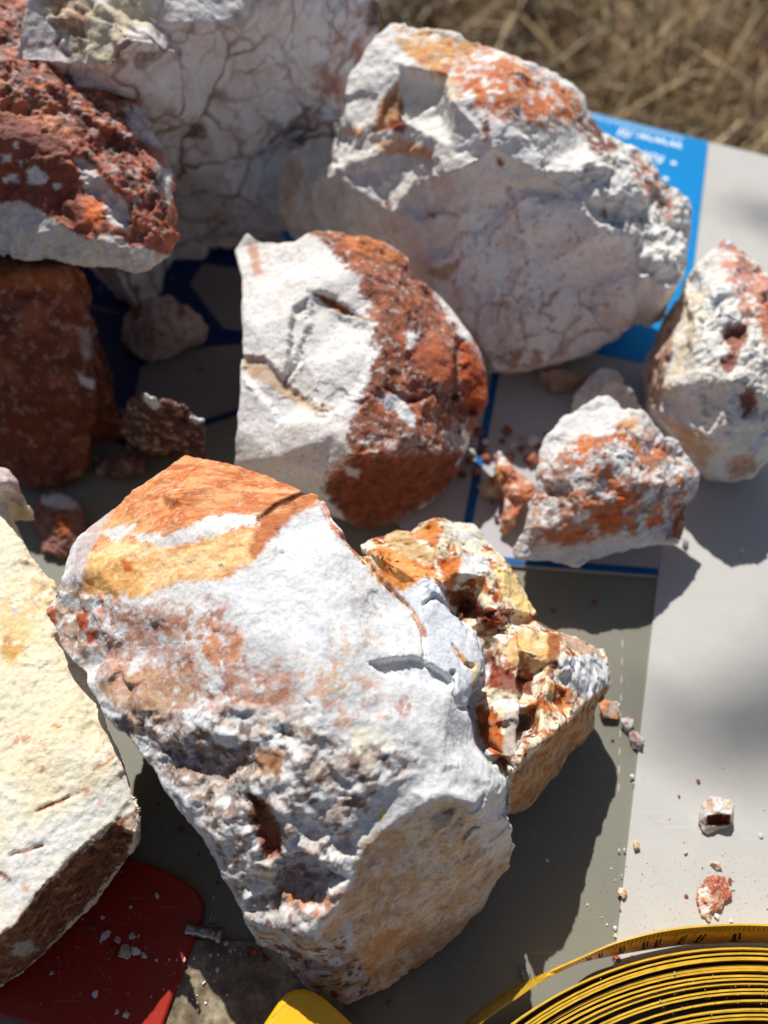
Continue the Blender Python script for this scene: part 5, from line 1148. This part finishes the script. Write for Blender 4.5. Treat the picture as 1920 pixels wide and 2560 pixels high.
M_YEL = simple_mat('yellow_plastic', (244, 178, 8), .38, .5, 90, .05, .04, 600)
yc_pts = onT(28, *c7((1120,1165),(1190,1060),(1215,1025),(1240,1003),(1270,990),(1310,988),(1350,998),(1400,1030),(1450,1075),(1520,1141),(1640,1290),(1300,1420),(1050,1290)))
yc = flat('tape_case', yc_pts, 28, M_YEL, None, 27.6)
bm = bmesh.new(); bm.from_mesh(yc.data); bmesh.ops.bevel(bm, geom=[e for e in bm.edges if all(v.co.z > .027 for v in e.verts)], offset=.0014, segments=4, profile=.5, affect='EDGES'); bm.to_mesh(yc.data); bm.free()
tag(yc, 'glossy yellow plastic case corner at the bottom, partly under the front rock', 'case')
seam = onT(28.25, *c7((1165,1120),(1195,1090),(1222,1062),(1250,1046),(1268,1030)))
V = []; F = []
for k, p in enumerate(seam):
    for dz in (0, 1): V.append(((p[0] + dz * .55) * MM, (p[1] + dz * .35) * MM, 28.06 * MM))
for k in range(len(seam) - 1): F.append([2 * k, 2 * k + 1, 2 * k + 3, 2 * k + 2])
sm_ = link('scuff_mark', mesh_from('scuff_mark', V, F), yc, simple_mat('scuffed_yellow', (206, 140, 40), .7, .3, 2000, .3)); 

# measuring tape: a loose coil and one loose turn
M_TAPE = simple_mat('yellow_tape', (206, 164, 46), .26, .6, 300, .22, .05, 900)
M_TINK = simple_mat('tape_ink', (40, 32, 22), .5, .3)
Z1 = 13.0
tp = empty('measuring_tape', tuple(P(1700, 2480, 0) * MM))
def on_tp(o): o.parent = tp; o.matrix_parent_inverse = Matrix.Translation(-tp.location); return o
q0, q1, q2 = [P(*p, Z1)[:2] for p in ((1273, 2560), (1545, 2416), (1920, 2369))]
A_ = 2 * np.array((q1 - q0, q2 - q0)); B_ = np.array((q1 @ q1 - q0 @ q0, q2 @ q2 - q0 @ q0)); cc_ = np.linalg.solve(A_, B_); R0 = np.linalg.norm(q0 - cc_)
def band(name, tops, bots, th, mat):
    n = len(tops); V = []; F = []
    T = np.array(tops); B = np.array(bots)
    tang = np.gradient(T, axis=0); up = T - B; nn = np.cross(tang, up); nn /= np.linalg.norm(nn, axis=1)[:, None]
    for k in range(n):
        for q in (T[k] + nn[k] * th / 2, T[k] - nn[k] * th / 2, B[k] - nn[k] * th / 2, B[k] + nn[k] * th / 2): V.append(q * MM)
    for k in range(n - 1):
        for j in range(4): F.append([k * 4 + j, k * 4 + (j + 1) % 4, (k + 1) * 4 + (j + 1) % 4, (k + 1) * 4 + j])
    F += [[0, 1, 2, 3], [(n - 1) * 4 + 3, (n - 1) * 4 + 2, (n - 1) * 4 + 1, (n - 1) * 4]]
    me = mesh_from(name, V, F); bm = bmesh.new(); bm.from_mesh(me); bmesh.ops.recalc_face_normals(bm, faces=bm.faces); bm.to_mesh(me); bm.free()
    return on_tp(link(name, me, None, mat))
rng = np.random.default_rng(3)
turns = 30; nseg = 150; th_ = np.linspace(0, turns * 2 * math.pi, turns * nseg)
gaps = rng.choice([.5, .6, .75, .95, 1.3, 1.9], turns + 2, p=[.3, .2, .2, .15, .1, .05]); cum = np.concatenate(([0], np.cumsum(gaps)))
rad = R0 - np.interp(th_ / (2 * math.pi), np.arange(len(cum)), cum) + .3 * np.sin(th_ * 1.37) * np.clip(th_ / 12, 0, 1) + .22 * np.sin(th_ * 3.1 + 1) * np.clip(th_ / 12, 0, 1)
lean = np.interp(th_ / (2 * math.pi), np.arange(turns + 1), rng.uniform(-.6, 1.6, turns + 1)); dz = np.interp(th_ / (2 * math.pi), np.arange(0, turns + 1, .5), rng.uniform(-1.2, 1.0, len(np.arange(0, turns + 1, .5))))
tops = np.stack((cc_[0] + rad * np.cos(th_ - 2.2), cc_[1] + rad * np.sin(th_ - 2.2), Z1 + dz), 1)
bots = np.stack((cc_[0] + (rad - lean) * np.cos(th_ - 2.2), cc_[1] + (rad - lean) * np.sin(th_ - 2.2), np.full(len(th_), 1.3)), 1)
band('coil', tops, bots, .42, M_TAPE)
up_ = [(1075,2640,3),(1159,2560,4),(1248,2490,6),(1347,2441,9),(1446,2397,12),(1545,2355,14),(1668,2325,15),(1792,2313,15),(1920,2313,15),(2080,2330,15),(2260,2400,15)]
lo_ = [(1118,2640,14),(1199,2560,14),(1290,2495,13.2),(1360,2448,11),(1448,2407,5),(1535,2387,3),(1644,2369,2),(1742,2359,1.5),(1920,2357,1.5),(2070,2380,1.5),(2240,2450,1.5)]
def spl(pts, n):
    p = np.array([P(*q) for q in pts]); t = np.arange(len(p)); tt_ = np.linspace(0, len(p) - 1, n); out = np.zeros((n, 3))
    for i, x in enumerate(tt_):
        k = int(min(max(math.floor(x), 0), len(p) - 2)); f = x - k
        p0, p1, p2, p3 = p[max(k - 1, 0)], p[k], p[k + 1], p[min(k + 2, len(p) - 1)]
        out[i] = .5 * (2 * p1 + (p2 - p0) * f + (2 * p0 - 5 * p1 + 4 * p2 - p3) * f * f + (3 * p1 - p0 - 3 * p2 + p3) * f ** 3)
    return out
Tt, Tb_ = spl(up_, 220), spl(lo_, 220)
band('loose_turn', Tt, Tb_, .42, M_TAPE)
# worn print on the loose turn
V = []; F = []
def on_band(i, v, side):
    i = min(max(i, 0), 218.0); k = int(i); f = i - k
    a = Tt[k] * (1 - f) + Tt[k + 1] * f; b = Tb_[k] * (1 - f) + Tb_[k + 1] * f
    nn = np.cross(Tt[k + 1] - Tt[k], a - b); nn /= np.linalg.norm(nn)
    return (a * (1 - v) + b * v + nn * .27 * side) * MM
for i in list(np.arange(22, 70, 1.7)) + list(np.arange(86, 175, 1.9)):
    big = rng.random() < .3
    for side in (1, -1):
        v0, v1 = (.04, .30 if not big else .5); k = len(V); wd_ = .28
        V += [on_band(i, v0, side), on_band(i + wd_, v0, side), on_band(i + wd_, v1, side), on_band(i, v1, side)]; F.append([k, k + 1, k + 2, k + 3])
for i in (92, 99, 111, 122, 128, 141, 150, 163):
    for side in (1, -1):
        for (a0, a1, v0, v1) in ((0, 1.2, .45, .85), (1.8, 2.6, .4, .8), (0, 2.6, .82, .9)):
            k = len(V); V += [on_band(i + a0, v0, side), on_band(i + a1, v0, side), on_band(i + a1 + .8, v1, side), on_band(i + a0 + .8, v1, side)]; F.append([k, k + 1, k + 2, k + 3])
on_tp(link('printed_marks', mesh_from('printed_marks', V, F), None, M_TINK))
# print on the outer face of the outermost turn of the coil
V = []; F = []; a0 = [i for i in range(nseg) if 0 < (th_[i] - 2.2) % (2 * math.pi) - .9 < 1.6]
def on_coil(i, v):
    k = int(i); f = i - k
    a = tops[k] * (1 - f) + tops[k + 1] * f; b = bots[k] * (1 - f) + bots[k + 1] * f
    rd = a - np.array((cc_[0], cc_[1], a[2])); rd /= np.linalg.norm(rd)
    return (a * (1 - v) + b * v + rd * .26) * MM
for i in np.arange(a0[0], a0[-1] - 1, .18):
    k = len(V); v1 = .28 if int(round(i / .18)) % 5 else .5
    V += [on_coil(i, .03), on_coil(i + .05, .03), on_coil(i + .05, v1), on_coil(i, v1)]; F.append([k, k + 1, k + 2, k + 3])
for i in np.arange(a0[0] + .4, a0[-1] - 2, 1.8):
    for (q0_, q1_, v0, v1) in ((0, .12, .5, .9), (.3, .42, .5, .9), (0, .42, .5, .56), (0, .42, .84, .9)):
        k = len(V); V += [on_coil(i + q0_, v0), on_coil(i + q1_, v0), on_coil(i + q1_, v1), on_coil(i + q0_, v1)]; F.append([k, k + 1, k + 2, k + 3])
on_tp(link('printed_marks', mesh_from('printed_marks', V, F), None, M_TINK))

tag(tp, 'loosely coiled yellow measuring tape at the bottom right with one loose turn', 'tape')

# ------------------------------------------------------------------ a leafy twig overhead, out of the picture: its soft shadow lies on the white sheet
M_LEAF = simple_mat('leaf_green', (86, 104, 52), .6, .3, 90, .15); M_BARK = simple_mat('twig_bark', (96, 78, 60), .9, .2, 200, .2)
def leaf(parent, c, ang, ln, wd, seed):
    rg = np.random.default_rng(seed); V = []; F = []
    n = 9; d = Vector((math.cos(ang), math.sin(ang), rg.uniform(-.25, .1))); sd_ = Vector((-math.sin(ang), math.cos(ang), rg.uniform(-.2, .2)))
    for k in range(n):
        t = k / (n - 1); hw = wd * math.sin(math.pi * min(t * .92 + .04, 1)) ** .8 / 2
        p = Vector(c) + d * ln * t + Vector((0, 0, -8 * t * t))
        V += [(p - sd_ * hw) * MM, p * MM - Vector((0, 0, .0012)), (p + sd_ * hw) * MM]
    for k in range(n - 1):
        for j in (0, 1): F.append([3 * k + j, 3 * k + j + 1, 3 * k + j + 4, 3 * k + j + 3])
    o = link('leaf', mesh_from('leaf', V, F, True), None, M_LEAF); o.parent = parent; o.matrix_parent_inverse = Matrix.Translation(-parent.location)
H_ = 2300.0
def over(px, py): return P(px, py, 0) + np.array(sdir) * H_ / sdir.z
tw = empty('overhanging_twig', tuple(over(1900, 1300) * MM))
pts = [over(2700, 900), over(2300, 1200), over(2020, 1600), over(1760, 1850), over(1660, 1900)]
for k in range(len(pts) - 1):
    o = lathe('stem', [(0, 4.5 - k), (float(np.linalg.norm(pts[k + 1] - pts[k])), 3.5 - k * .8)], pts[k], pts[k + 1] - pts[k], M_BARK, None, 10); o.parent = tw; o.matrix_parent_inverse = Matrix.Translation(-tw.location)
for k, (px, py, an, ln, wd) in enumerate(((1650,1840,.15,26,9),(1740,1900,.1,30,10),(1790,1800,-.2,26,10),(1860,1930,.5,30,11),(1880,1780,.1,34,12),(1960,1850,-.1,36,13),(2050,1700,.4,36,13),(2150,1500,.9,40,14),(1720,1830,2.9,16,8),(2010,1950,-.5,36,13),(1830,1870,.2,22,9))):
    leaf(tw, over(px, py), an, ln * 1.25, wd * 1.3, 300 + k)
pts2 = [over(2700, 900), over(2350, 760), over(2000, 600), over(1830, 540)]
for k in range(len(pts2) - 1):
    o = lathe('stem', [(0, 4.0 - k), (float(np.linalg.norm(pts2[k + 1] - pts2[k])), 3.2 - k)], pts2[k], pts2[k + 1] - pts2[k], M_BARK, None, 10); o.parent = tw; o.matrix_parent_inverse = Matrix.Translation(-tw.location)
for k, (px, py, an, ln, wd) in enumerate(((1800,540,.2,30,10),(1880,560,-.1,34,12),(1960,640,.3,36,12),(2100,660,.1,40,14))):
    leaf(tw, over(px, py), an, ln, wd, 330 + k)
tag(tw, 'leafy green twig overhanging the table, seen only as soft shadow on the white sheet', 'twig')
